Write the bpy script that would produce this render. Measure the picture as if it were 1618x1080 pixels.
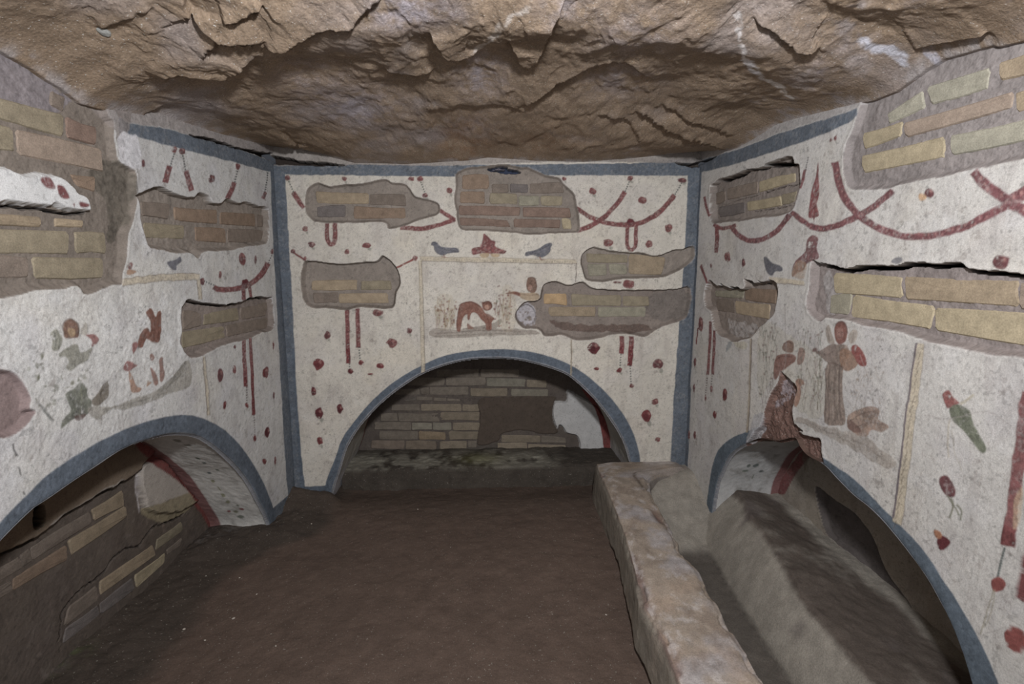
import bpy, math, random
import numpy as np

for o in list(bpy.data.objects):
    bpy.data.objects.remove(o, do_unlink=True)
C = bpy.context.scene.collection
rng = np.random.default_rng(7)
random.seed(7)

# ------------------------------------------------------------------ camera
W_, H_, F = 1618.0, 1080.0, 780.0
EYE = np.array([0.0, 0.0, 1.10])
PITCH = math.atan(110 / 780.0)
YAW = math.atan(0.0495)
_r = np.array([math.cos(YAW), -math.sin(YAW), 0])
_f = np.array([math.sin(YAW) * math.cos(PITCH), math.cos(YAW) * math.cos(PITCH), -math.sin(PITCH)])
_u = np.cross(_r, _f)
cam_d = bpy.data.cameras.new('camera')
cam = bpy.data.objects.new('camera', cam_d)
C.objects.link(cam)
cam_d.sensor_width = 36.0
cam_d.lens = 36.0 * F / W_
cam_d.clip_start = 0.01
cam.location = EYE
from mathutils import Matrix
cam.rotation_euler = Matrix(((_r[0], _u[0], -_f[0]), (_r[1], _u[1], -_f[1]), (_r[2], _u[2], -_f[2]))).to_euler()
bpy.context.scene.camera = cam

# ------------------------------------------------------------------ light
sc = bpy.context.scene
sc.view_settings.view_transform = 'Standard'
sc.view_settings.look = 'None'
sc.view_settings.gamma = 1.0
sc.view_settings.use_curve_mapping = False
sc.view_settings.exposure = 0.0
world = bpy.data.worlds.new('world')
sc.world = world
world.use_nodes = True
world.node_tree.nodes['Background'].inputs[0].default_value = (0.80, 0.86, 1.0, 1)
world.node_tree.nodes['Background'].inputs[1].default_value = 0.055


def area(name, loc, target, size, power, col):
    d = bpy.data.lights.new(name, 'AREA')
    d.shape = 'DISK'
    d.size = size
    d.energy = power
    d.color = col
    o = bpy.data.objects.new(name, d)
    o['kind'] = 'helper'
    C.objects.link(o)
    o.location = loc
    v = np.array(target) - np.array(loc)
    from mathutils import Vector
    o.rotation_euler = Vector(v).to_track_quat('-Z', 'Y').to_euler()
    return o


area('flash_lamp', (0.12, 0.12, 1.50), (0.05, 2.3, 0.95), 0.10, 29.0, (0.97, 0.98, 1.0))
area('fill_lamp', (-0.10, -0.75, 1.15), (-0.1, 2.3, 1.25), 0.5, 6.0, (0.95, 0.97, 1.0))  # added low fill behind the camera, not a lamp of the chamber

# ------------------------------------------------------------------ numeric helpers


def ray(px, py):
    return _f * F + _r * (px - W_ / 2) + _u * (H_ / 2 - py)


def hitY(px, py, Y):
    d = ray(px, py); t = (Y - EYE[1]) / d[1]; return EYE + d * t


def hitX(px, py, X):
    d = ray(px, py); t = (X - EYE[0]) / d[0]; return EYE + d * t


def hitZ(px, py, Z):
    d = ray(px, py); t = (Z - EYE[2]) / d[2]; return EYE + d * t


D = 2.31
XL = hitY(433, 262, D)[0]
XR = hitY(1106, 265, D)[0]
DR = 2.77        # rear of the back niche
XLR = XL - 0.235  # rear of the left niche
XRR = XR + 0.285  # rear of the right niche


def T(ox, oy, s, pts):
    return [(ox + x / s, oy + y / s) for x, y in pts]


K4 = (400, 230, 3.2737); K5 = (740, 230, 3.2725); K6 = (440, 520, 2.379); KZ = (640, 340, 4.909)
K3 = (700, 250, 7.035); KB7 = (560, 580, 6.75); KB8 = (740, 580, 6.0)
KA = (0, 80, 4.5); KB = (0, 280, 4.5); KC = (200, 180, 4.5); KD = (200, 380, 4.5); KE = (20, 480, 5.143)
K2 = (0, 440, 2.571); KL5 = (0, 720, 4.5); KL6 = (80, 780, 3.857); KL3 = (0, 660, 2.571)
KR1 = (1100, 230, 5.141); KR2 = (1090, 420, 4.909); KR3 = (1320, 60, 4.5); KR4 = (1280, 400, 4.787)
KR5 = (1140, 560, 4.5); KR6 = (1080, 60, 2.7); KR7 = (1080, 420, 2.842); KR8 = (1100, 660, 2.571)


def _hash(ix, iy, seed):
    h = (ix.astype(np.int64) * 374761393 + iy.astype(np.int64) * 668265263 + seed * 1442695041) & 0xFFFFFFFF
    h = ((h ^ (h >> 13)) * 1274126177) & 0xFFFFFFFF
    h = ((h ^ (h >> 16)) * 2246822519) & 0xFFFFFFFF
    return ((h ^ (h >> 15)) & 0xFFFFFF) / float(0xFFFFFF) * 2 - 1


def vnoise(x, y, seed=0):
    ix = np.floor(x); iy = np.floor(y)
    fx = x - ix; fy = y - iy
    fx = fx * fx * (3 - 2 * fx); fy = fy * fy * (3 - 2 * fy)
    a = _hash(ix, iy, seed); b = _hash(ix + 1, iy, seed)
    c = _hash(ix, iy + 1, seed); d = _hash(ix + 1, iy + 1, seed)
    return (a * (1 - fx) + b * fx) * (1 - fy) + (c * (1 - fx) + d * fx) * fy


def fbm(x, y, scale, octv=4, seed=0, gain=0.5):
    s = 0; a = 1; n = 0
    x = x / scale; y = y / scale
    for k in range(octv):
        s = s + a * vnoise(x + 17.3 * k, y - 9.1 * k, seed + k * 31)
        n += a; a *= gain; x = x * 2.03; y = y * 2.03
    return s / n


def ridged(x, y, scale, octv=4, seed=0):
    s = 0; a = 1; n = 0
    x = x / scale; y = y / scale
    for k in range(octv):
        s = s + a * (1 - 2 * np.abs(vnoise(x + 5.3 * k, y - 3.1 * k, seed + k * 57)))
        n += a; a *= 0.5; x = x * 2.1; y = y * 2.1
    return s / n


def sstep(a, b, x):
    t = np.clip((x - a) / (b - a), 0, 1)
    return t * t * (3 - 2 * t)


def sd_poly(poly, U, V):
    P = np.asarray(poly, float)
    best = np.full(U.shape, 1e9)
    inside = np.zeros(U.shape, bool)
    n = len(P)
    for i in range(n):
        a = P[i]; b = P[(i + 1) % n]
        e = b - a
        L = e @ e + 1e-18
        t = np.clip(((U - a[0]) * e[0] + (V - a[1]) * e[1]) / L, 0, 1)
        dx = U - a[0] - t * e[0]; dy = V - a[1] - t * e[1]
        best = np.minimum(best, dx * dx + dy * dy)
        if a[1] != b[1]:
            c = ((a[1] > V) != (b[1] > V)) & (U < (b[0] - a[0]) * (V - a[1]) / (b[1] - a[1]) + a[0])
            inside ^= c
    d = np.sqrt(best)
    return np.where(inside, -d, d)


def smooth(pts, closed=True, k=4):
    P = np.asarray(pts, float); n = len(P); out = []
    rngi = range(n) if closed else range(n - 1)
    for i in rngi:
        if closed:
            p0, p1, p2, p3 = P[(i - 1) % n], P[i], P[(i + 1) % n], P[(i + 2) % n]
        else:
            p0, p1, p2, p3 = P[max(i - 1, 0)], P[i], P[i + 1], P[min(i + 2, n - 1)]
        for j in range(k):
            t = j / k
            out.append(0.5 * ((2 * p1) + (-p0 + p2) * t + (2 * p0 - 5 * p1 + 4 * p2 - p3) * t * t + (-p0 + 3 * p1 - 3 * p2 + p3) * t ** 3))
    if not closed:
        out.append(P[-1])
    return np.array(out)


def S(r, g, b, k=1.0):
    c = np.array([r, g, b]) / 255.0
    lin = np.where(c <= 0.04045, c / 12.92, ((c + 0.055) / 1.055) ** 2.4)
    return np.clip(lin * k, 0, 0.9)


# ------------------------------------------------------------------ materials
def principled(name, rough=0.9, spec=0.25):
    m = bpy.data.materials.new(name); m.use_nodes = True
    b = m.node_tree.nodes['Principled BSDF']
    b.inputs['Roughness'].default_value = rough
    b.inputs['Specular IOR Level'].default_value = spec
    return m, m.node_tree, b


def desat(c, k=0.28):
    c = np.asarray(c, float); g = c @ np.array([0.25, 0.6, 0.15])
    return c * (1 - k) + g * k


def surf_mat(name, use_object_color=False, grain=260.0, grain_amt=0.28, bump=0.35, dist=0.002, big=22.0, big_amt=0.22,
             rough=0.92, spec=0.2, speck=0.0, speck_col=(0.6, 0.58, 0.55), speck_scale=240.0):
    m, nt, b = principled(name, rough, spec)
    N = nt.nodes; L = nt.links
    geo = N.new('ShaderNodeTexCoord')
    if use_object_color:
        src = N.new('ShaderNodeObjectInfo'); col = src.outputs['Color']
    else:
        src = N.new('ShaderNodeVertexColor'); src.layer_name = 'Col'; col = src.outputs['Color']
    n1 = N.new('ShaderNodeTexNoise'); n1.inputs['Scale'].default_value = grain; n1.inputs['Detail'].default_value = 3
    n2 = N.new('ShaderNodeTexNoise'); n2.inputs['Scale'].default_value = big; n2.inputs['Detail'].default_value = 5
    n2.inputs['Roughness'].default_value = 0.65
    if use_object_color:
        add = N.new('ShaderNodeVectorMath'); add.operation = 'ADD'
        L.new(geo.outputs['Object'], add.inputs[0]); L.new(src.outputs['Random'], add.inputs[1])
        vec = add.outputs[0]
    else:
        vec = geo.outputs['Object']
    L.new(vec, n1.inputs['Vector']); L.new(vec, n2.inputs['Vector'])

    def mr(inp, lo, hi):
        q = N.new('ShaderNodeMapRange'); L.new(inp, q.inputs['Value'])
        q.inputs['From Min'].default_value = 0.25; q.inputs['From Max'].default_value = 0.75
        q.inputs['To Min'].default_value = lo; q.inputs['To Max'].default_value = hi
        return q.outputs[0]
    a = mr(n1.outputs[0], 1 - grain_amt, 1 + grain_amt)
    c = mr(n2.outputs[0], 1 - big_amt, 1 + big_amt)
    mul = N.new('ShaderNodeMath'); mul.operation = 'MULTIPLY'; L.new(a, mul.inputs[0]); L.new(c, mul.inputs[1])
    vm = N.new('ShaderNodeVectorMath'); vm.operation = 'SCALE'
    L.new(col, vm.inputs[0]); L.new(mul.outputs[0], vm.inputs['Scale'])
    out = vm.outputs[0]
    if speck > 0:
        n3 = N.new('ShaderNodeTexNoise'); n3.inputs['Scale'].default_value = speck_scale; n3.inputs['Detail'].default_value = 1
        L.new(vec, n3.inputs['Vector'])
        q = N.new('ShaderNodeMapRange'); L.new(n3.outputs[0], q.inputs['Value'])
        q.inputs['From Min'].default_value = 0.70 - 0.05 * speck; q.inputs['From Max'].default_value = 0.77 - 0.05 * speck
        q.inputs['To Max'].default_value = 0.8
        mx = N.new('ShaderNodeMix'); mx.data_type = 'RGBA'
        L.new(q.outputs[0], mx.inputs[0]); L.new(out, mx.inputs[6]); mx.inputs[7].default_value = (*speck_col, 1)
        out = mx.outputs[2]
    L.new(out, b.inputs['Base Color'])
    nb = N.new('ShaderNodeTexNoise'); nb.inputs['Scale'].default_value = grain * 0.55; nb.inputs['Detail'].default_value = 6
    nb.inputs['Roughness'].default_value = 0.65
    L.new(vec, nb.inputs['Vector'])
    bp = N.new('ShaderNodeBump'); bp.inputs['Strength'].default_value = bump; bp.inputs['Distance'].default_value = dist
    L.new(nb.outputs[0], bp.inputs['Height']); L.new(bp.outputs[0], b.inputs['Normal'])
    return m


M_PL = surf_mat('painted_plaster', grain=380, grain_amt=0.20, bump=0.30, dist=0.0015, big=30, big_amt=0.08, rough=0.85)
M_MO = surf_mat('repair_mortar', grain=300, grain_amt=0.14, bump=0.45, dist=0.002, big=26, big_amt=0.14)
M_BR = surf_mat('fired_brick', use_object_color=True, grain=330, grain_amt=0.20, bump=0.45, dist=0.002, big=34, big_amt=0.24)
M_TUFF = surf_mat('tuff_rock', grain=210, grain_amt=0.26, bump=0.8, dist=0.004, big=16, big_amt=0.16, speck=0.35)
M_SOIL = surf_mat('packed_soil', grain=240, grain_amt=0.20, bump=0.7, dist=0.003, big=12, big_amt=0.16, speck=0.15, speck_col=(0.25, 0.23, 0.2), speck_scale=150)
M_MAS = surf_mat('old_masonry', grain=240, grain_amt=0.22, bump=0.6, dist=0.003, big=18, big_amt=0.22)
M_STONE = surf_mat('loose_stone', use_object_color=True, grain=200, grain_amt=0.2, bump=0.5, dist=0.002)

# ------------------------------------------------------------------ mesh writing


def mesh_np(name, V, Q, col=None, mat=None, parent=None, normals=None, kind=None, label=None):
    me = bpy.data.meshes.new(name)
    Q = np.asarray(Q, np.int32)
    nv = len(V); nq = len(Q); k = Q.shape[1]
    me.vertices.add(nv); me.vertices.foreach_set('co', np.asarray(V, np.float32).ravel())
    me.loops.add(nq * k); me.loops.foreach_set('vertex_index', Q.ravel())
    me.polygons.add(nq)
    me.polygons.foreach_set('loop_start', np.arange(0, nq * k, k, dtype=np.int32))
    me.polygons.foreach_set('use_smooth', np.ones(nq, bool))
    if col is not None:
        at = me.color_attributes.new('Col', 'FLOAT_COLOR', 'POINT')
        at.data.foreach_set('color', np.concatenate([col, np.ones((nv, 1))], 1).astype(np.float32).ravel())
    me.update(calc_edges=True)
    if normals is not None:
        me.normals_split_custom_set_from_vertices(normals)
    ob = bpy.data.objects.new(name, me); C.objects.link(ob)
    if mat: me.materials.append(mat)
    if parent is not None: ob.parent = parent
    if kind: ob['kind'] = kind
    if label: ob['label'] = label
    return ob


def grid_normals(P):
    du = np.gradient(P, axis=1); dv = np.gradient(P, axis=0)
    n = np.cross(du, dv)
    n /= np.linalg.norm(n, axis=2, keepdims=True) + 1e-12
    return n


def anchor(name, loc=(0, 0, 0), **kw):
    o = bpy.data.objects.new(name, None); C.objects.link(o); o.location = loc
    o.empty_display_size = 0.05
    for k, v in kw.items(): o[k] = v
    return o


class Wall:
    """A height field on one wall plane: relief, paint colours and part numbers."""

    def __init__(s, name, axis, pos, inward, us, vs, label, cat='wall', parent=None, seed=0, flip=False, mat=None):
        s.name, s.axis, s.pos, s.inward, s.us, s.vs = name, axis, pos, inward, us, vs
        s.U, s.V = np.meshgrid(us, vs)
        s.H = np.zeros(s.U.shape); s.C = np.zeros(s.U.shape + (3,)); s.P = np.zeros(s.U.shape, np.int32)
        s.hole = np.zeros(s.U.shape, bool)
        s.parts = [None]; s.label = label; s.bricks = []; s.seed = seed; s.flip = flip
        s.wu = fbm(s.U, s.V, 0.026, 3, seed + 3, 0.42) * 0.0042
        s.wv = fbm(s.U, s.V, 0.026, 3, seed + 4, 0.42) * 0.0042
        s.n1 = fbm(s.U, s.V, 0.012, 3, seed + 5)
        s.n2 = fbm(s.U, s.V, 0.05, 4, seed + 6)
        s.n4 = fbm(s.U, s.V, 0.005, 2, seed + 9)
        s.n3 = fbm(s.U, s.V, 0.2, 4, seed + 7)
        s.parent = parent; s.mat = mat or M_PL

    def uv(s, px, py, h=0.0):
        if s.axis == 'Y':
            p = hitY(px, py, s.pos + s.inward * h); return (p[0], p[2])
        p = hitX(px, py, s.pos + s.inward * h); return (p[1], p[2])

    def poly(s, pts, h=0.0):
        return np.array([s.uv(x, y, h) for x, y in pts])

    def block(s, poly, m=0.03):
        a = poly.min(0) - m; b = poly.max(0) + m
        i0, i1 = np.searchsorted(s.us, [a[0], b[0]]); j0, j1 = np.searchsorted(s.vs, [a[1], b[1]])
        return (slice(j0, j1), slice(i0, i1))

    def sdf(s, poly, m=0.03, warp=1.0):
        B = s.block(poly, m)
        if s.U[B].size == 0: return B, None
        return B, sd_poly(poly, s.U[B] + s.wu[B] * warp, s.V[B] + s.wv[B] * warp)

    def part(s, name, label=None, mat=None):
        s.parts.append((name, label, mat)); return len(s.parts) - 1

    # paint an outline given as traced points
    def paint(s, pts, col, alpha=1.0, soft=0.0022, name=None, label=None, warp=1.0, wear=0.0, smooth_=True, pid=None, lift=0.0004, var=0.18):
        if smooth_ and len(pts) > 3: pts = smooth(pts, True, 3)
        poly = s.poly(pts)
        col = desat(col)
        B, sd = s.sdf(poly, 0.02, warp * 0.7)
        if sd is None: return
        a = alpha * sstep(-soft, soft, -sd)
        if wear > 0: a = a * sstep(wear - 0.25, wear + 0.1, s.n1[B] * 0.7 + 0.45)
        c = np.asarray(col)[None, None, :] * (1 + var * (s.n1[B] + 0.8 * s.n2[B])[..., None] + 0.22 * s.n4[B][..., None])
        s.C[B] = s.C[B] * (1 - a[..., None]) + c * a[..., None]
        s.H[B] += lift * a
        if name: pid = s.part(name, label)
        if pid is not None:
            Pb = s.P[B]; Pb[sd < 0] = pid; s.P[B] = Pb
        return pid

    def ell(s, cx, cy, rx, ry, col, **k):
        ang = np.linspace(0, 2 * math.pi, 11)[:-1]
        j = 1 + 0.10 * rng.standard_normal(10)
        pts = [(cx + rx * math.cos(t) * q, cy + ry * math.sin(t) * q) for t, q in zip(ang, j)]
        return s.paint(pts, col, **k)

    def ribbon(s, pts, w, taper=False):
        P = smooth(pts, False, 4) if len(pts) > 2 else np.array(pts, float)
        d = np.gradient(P, axis=0); d /= np.linalg.norm(d, axis=1, keepdims=True) + 1e-9
        n = np.stack([-d[:, 1], d[:, 0]], 1)
        ww = np.full(len(P), w / 2.0)
        if taper: ww = ww * np.linspace(1, 0.25, len(P))
        return np.concatenate([P + n * ww[:, None], (P - n * ww[:, None])[::-1]])

    def stroke(s, pts, w, col, taper=False, **k):
        pid = s.paint(s.ribbon(pts, w, taper), col, smooth_=False, **k)
        if (k.get('name') or '').startswith(('painted_garland', 'painted_ribbon')) and w > 4:
            P = smooth(pts, False, 12) if len(pts) > 2 else np.linspace(pts[0], pts[1], 24)
            d = np.r_[0, np.cumsum(np.linalg.norm(np.diff(P, axis=0), axis=1))]
            st = w * 0.42
            for i, t in enumerate(np.arange(st, d[-1] - st * 0.5, st)):
                x = np.interp(t, d, P[:, 0]); y = np.interp(t, d, P[:, 1])
                ox, oy = rng.normal(0, w * 0.16, 2)
                s.ell(x + ox, y + oy, w * 0.13, w * 0.17, S(178, 122, 114) if i % 2 else S(84, 34, 40), alpha=0.55, warp=0.6, pid=pid)
        return pid

    def chain(s, p0, p1, col, r=1.1, step=3.6, **k):
        p0 = np.array(p0, float); p1 = np.array(p1, float)
        n = max(2, int(np.linalg.norm(p1 - p0) / step))
        for i in range(n + 1):
            q = p0 + (p1 - p0) * i / n
            s.ell(q[0], q[1], r, r, col, warp=0.3, **k)

    # lost plaster: recess with a worn edge
    def patch(s, pts, depth, col, name='mortar_patch', label=None, edge=0.011, top=0.003, rough=0.0018, smooth_=True, warp=1.3, mat=None, recolour=True, rim=True):
        warp = warp * 0.6
        if smooth_: pts = smooth(pts, True, 4)
        poly = s.poly(pts)
        B, sd = s.sdf(poly, 0.05, warp)
        if sd is None: return 0
        e = 0.004
        U = s.U[B] + s.wu[B] * warp; V = s.V[B] + s.wv[B] * warp
        g = (sd_poly(poly, U, V + e) - sd) / e
        ew = edge + (top - edge) * sstep(0.1, 0.7, g)
        prof = sstep(0, 1, -sd / ew)
        lip = 0.0012 * np.exp(-((sd - 0.004) / 0.006) ** 2)
        hh = -depth + rough * (s.n1[B] + 1.3 * s.n2[B])
        s.H[B] = s.H[B] * (1 - prof) + hh * prof + lip * (1 - prof)
        if recolour:
            a = sstep(-0.0012, 0.0012, -sd)
            c = np.asarray(col)[None, None, :] * (1 + 0.14 * s.n2[B] + 0.10 * s.n1[B] + 0.12 * s.n3[B])[..., None]
            s.C[B] = s.C[B] * (1 - a[..., None]) + c * a[..., None]
            if rim:   # pale broken plaster section on the lip
                rr = 0.25 * np.exp(-((sd - 0.002) / 0.003) ** 2) * sstep(-0.2, 0.5, s.n1[B])
                s.C[B] = s.C[B] * (1 - rr[..., None]) + S(205, 200, 198)[None, None, :] * rr[..., None]
        pid = s.part(name, label, mat or M_MO)
        Pb = s.P[B]; Pb[sd < 0] = pid; s.P[B] = Pb
        return pid

    def deep(s, pts, depth, col=None, closed=True, w=None, name=None, keep=True):
        """a crack or hollow cut further back (no new part unless named)"""
        if w is not None: pts = s.ribbon(pts, w)
        elif closed: pts = smooth(pts, True, 3)
        poly = s.poly(pts)
        B, sd = s.sdf(poly, 0.02, 1.2)
        if sd is None: return
        prof = sstep(0.0005, 0.0035, -sd)
        s.H[B] = s.H[B] - depth * prof
        if col is not None:
            a = sstep(0.0, 0.002, -sd)[..., None]
            s.C[B] = s.C[B] * (1 - a) + np.asarray(col) * a

    def island(s, pts, h, col, name, label, mat=None, edge=0.006):
        poly = s.poly(smooth(pts, True, 4))
        B, sd = s.sdf(poly, 0.03, 1.2)
        prof = sstep(0, 1, -sd / edge)
        s.H[B] = s.H[B] * (1 - prof) + (h + 0.0015 * s.n2[B]) * prof
        a = sstep(-0.001, 0.001, -sd)[..., None]
        c = np.asarray(col) * (1 + 0.10 * s.n2[B] + 0.06 * s.n1[B])[..., None]
        s.C[B] = s.C[B] * (1 - a) + c * a
        pid = s.part(name, label, mat)
        Pb = s.P[B]; Pb[sd < 0] = pid; s.P[B] = Pb
        return pid

    def opening(s, pts):
        poly = s.poly(pts)
        B = s.block(poly, 0.05)
        sd = sd_poly(poly, s.U[B], s.V[B])
        lipc = sstep(-0.001, 0.001, -sd)[..., None]
        s.C[B] = s.C[B] * (1 - lipc) + S(140, 140, 144) * lipc
        s.base[B] = s.C[B]
        s.H[B] -= 0.010 * sstep(-0.001, 0.0045, -sd) + 0.002 * np.exp(-np.maximum(sd, 0) / 0.005)
        h = s.hole[B]; h[sd < -0.0045] = True; s.hole[B] = h
        return poly

    def world(s, u, v, h):
        if s.axis == 'Y': return np.stack([u, np.full_like(u, s.pos) + s.inward * h, v], -1)
        return np.stack([np.full_like(u, s.pos) + s.inward * h, u, v], -1)

    def brick(s, quad, col, pid, depth, proud=0.003):
        P = np.array([s.uv(x, y, -depth + proud) for x, y in quad])
        s.bricks.append((P, col, pid, -depth + proud))

    def fade(s):
        m = np.zeros(len(s.parts))
        for k, p in enumerate(s.parts):
            if p and p[0].startswith('painted'): m[k] = 0.30 if ('border' in p[0] or 'band' in p[0]) else (0.22 if ('cupid' in p[0] or 'figure' in p[0] or 'frame' in p[0] or 'bird' in p[0]) else 0.6)
        M = m[s.P]
        fn = fbm(s.U, s.V, 0.006, 3, s.seed + 70) + 0.6 * fbm(s.U, s.V, 0.03, 3, s.seed + 71)
        a = (0.10 + 0.45 * sstep(-0.05, 0.75, fn)) * M
        s.C = s.C * (1 - a[..., None]) + s.base * a[..., None]
        sp = sstep(0.35, 0.6, fbm(s.U, s.V, 0.007, 2, s.seed + 72))[..., None] * 0.22
        s.C = s.C * (1 - sp)

    def build(s, structure=True, levels=True):
        s.fade()
        P = s.world(s.U, s.V, s.H)
        nrm = grid_normals(P)
        Nv, Nu = s.U.shape
        idx = np.arange(Nv * Nu).reshape(Nv, Nu)
        q = np.stack([idx[:-1, :-1], idx[:-1, 1:], idx[1:, 1:], idx[1:, :-1]], -1).reshape(-1, 4)
        hole = s.hole.ravel()
        keep = ~hole[q].all(1)
        q = q[keep]
        # outward orientation: towards the room
        a, b, c = P.reshape(-1, 3)[q[0, 0]], P.reshape(-1, 3)[q[0, 1]], P.reshape(-1, 3)[q[0, 3]]
        n = np.cross(b - a, c - a)
        ax = 1 if s.axis == 'Y' else 0
        flip = n[ax] * s.inward < 0
        if flip: q = q[:, ::-1]
        nr = nrm.reshape(-1, 3)
        sgn = np.sign(nr[:, ax] * s.inward); sgn[sgn == 0] = 1
        nr = nr * sgn[:, None]
        Pw = P.reshape(-1, 3); Cw = np.clip(s.C.reshape(-1, 3), 0.002, 0.9)
        pid = s.P.ravel()[q].max(1)
        root = None; objs = {}
        for k in [0] + sorted(set(np.unique(pid)) - {0}):
            f = q[pid == k]
            if len(f) < 3: continue
            u, inv = np.unique(f, return_inverse=True)
            inv = inv.reshape(f.shape)
            info = s.parts[k]
            if k == 0:
                root = mesh_np(s.name, Pw[u], inv, Cw[u], s.mat, s.parent, nr[u])
                root['kind'] = 'structure' if structure else 'thing'
                if not structure: del root['kind']
                if s.parent is None:
                    root['label'] = s.label; root['category'] = 'wall'
                else:
                    root['label'] = s.label
                objs[0] = root
            else:
                ob = mesh_np(info[0], Pw[u], inv, Cw[u], info[2] or s.mat, root, nr[u], label=info[1])
                objs[k] = ob
        for i, (Q, col, pd, h) in enumerate(s.bricks):
            make_brick(s, Q, col, objs.get(pd, root), h)
        s.objs = objs; s.root = root
        return root


def make_brick(s, Q, col, parent, h):
    """one brick: an irregular rounded outline, bevelled front, 24-50 triangles"""
    n = 12
    Q = Q.copy()
    cen = Q.mean(0)
    # unit square outline with rounded corners
    dq = Q - cen; Q = cen + dq + np.sign(dq) * 0.0022
    w = np.linalg.norm(Q[1] - Q[0]); hgt = np.linalg.norm(Q[3] - Q[0])
    rx = min(0.3, 0.09 * hgt / max(w, 1e-4) + 0.004); ry = 0.09 + 0.06 * rng.random()
    st = [(rx, 0), (0.5, 0), (1 - rx, 0), (1, ry), (1, 0.5), (1, 1 - ry), (1 - rx, 1), (0.5, 1), (rx, 1), (0, 1 - ry), (0, 0.5), (0, ry)]
    pts = []
    for a, b in st:
        a += rng.normal(0, 0.006); b += rng.normal(0, 0.03)
        p = (Q[0] * (1 - a) + Q[1] * a) * (1 - b) + (Q[3] * (1 - a) + Q[2] * a) * b
        pts.append(p)
    pts = np.array(pts)
    bev = 0.0028
    d = pts - cen; dl = np.linalg.norm(d, axis=1, keepdims=True)
    inner = pts - np.sign(d) * bev
    tilt = rng.normal(0, 0.0012, n)
    rings = [(pts, np.full(n, h - 0.02)), (pts, np.full(n, h - 0.0032)), (inner, h + tilt * 0.5)]
    V = np.concatenate([s.world(p[:, 0], p[:, 1], hh) for p, hh in rings] + [s.world(cen[None, 0], cen[None, 1], np.array([h + 0.0012 + rng.normal(0, 0.0008)]))])
    loc = s.world(cen[None, 0], cen[None, 1], np.array([h]))[0]
    V = V - loc
    faces = []
    for k in range(2):
        for i in range(n):
            j = (i + 1) % n
            faces.append((k * n + i, k * n + j, (k + 1) * n + j, (k + 1) * n + i))
    for i in range(n):
        faces.append((2 * n + i, 2 * n + (i + 1) % n, 3 * n))
    me = bpy.data.meshes.new('brick'); me.from_pydata(V.tolist(), [], faces)
    me.validate()
    import bmesh
    bm = bmesh.new(); bm.from_mesh(me); bmesh.ops.recalc_face_normals(bm, faces=bm.faces)
    # normals must face the room
    bm.faces.ensure_lookup_table()
    f = bm.faces[-1]; ax = 1 if s.axis == 'Y' else 0
    if f.normal[ax] * s.inward < 0: bmesh.ops.reverse_faces(bm, faces=bm.faces)
    bm.to_mesh(me); bm.free()
    me.materials.append(M_BR)
    ob = bpy.data.objects.new('brick', me); C.objects.link(ob)
    j = 1 + rng.normal(0, 0.05)
    ob.color = (*np.clip(desat(col, 0.30) * j * 0.92, 0, 0.9), 1)
    ob.location = loc; ob.parent = parent
    return ob


# colours ---------------------------------------------------------------
PLASTER = S(200, 194, 184); PLASTER_L = S(196, 195, 193); MORTAR = S(138, 129, 121); MORTAR_D = S(104, 95, 90)
BLUE = S(90, 101, 115); BLUE_D = S(84, 96, 112); RED = S(124, 56, 58); RED_D = S(104, 44, 50); RED_B = S(142, 72, 66)
GREEN = S(88, 98, 84); CREAM = S(192, 176, 146); LINE = S(96, 80, 72); BIRD = S(104, 104, 114); TERRA = S(138, 88, 70)
BROWN = S(126, 92, 74); OLIVE = S(112, 112, 88); DARK = S(30, 26, 26); GREYW = S(190, 188, 196)
bc = {'t': S(168, 146, 114), 'y': S(182, 164, 126), 'o': S(150, 136, 108), 'r': S(138, 111, 95), 'p': S(164, 142, 122), 'g': S(152, 145, 122),
      'b': S(148, 122, 98), 'd': S(134, 118, 104), 'G': S(168, 162, 140), 'k': S(122, 112, 108), 'O': S(188, 152, 100)}


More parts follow.
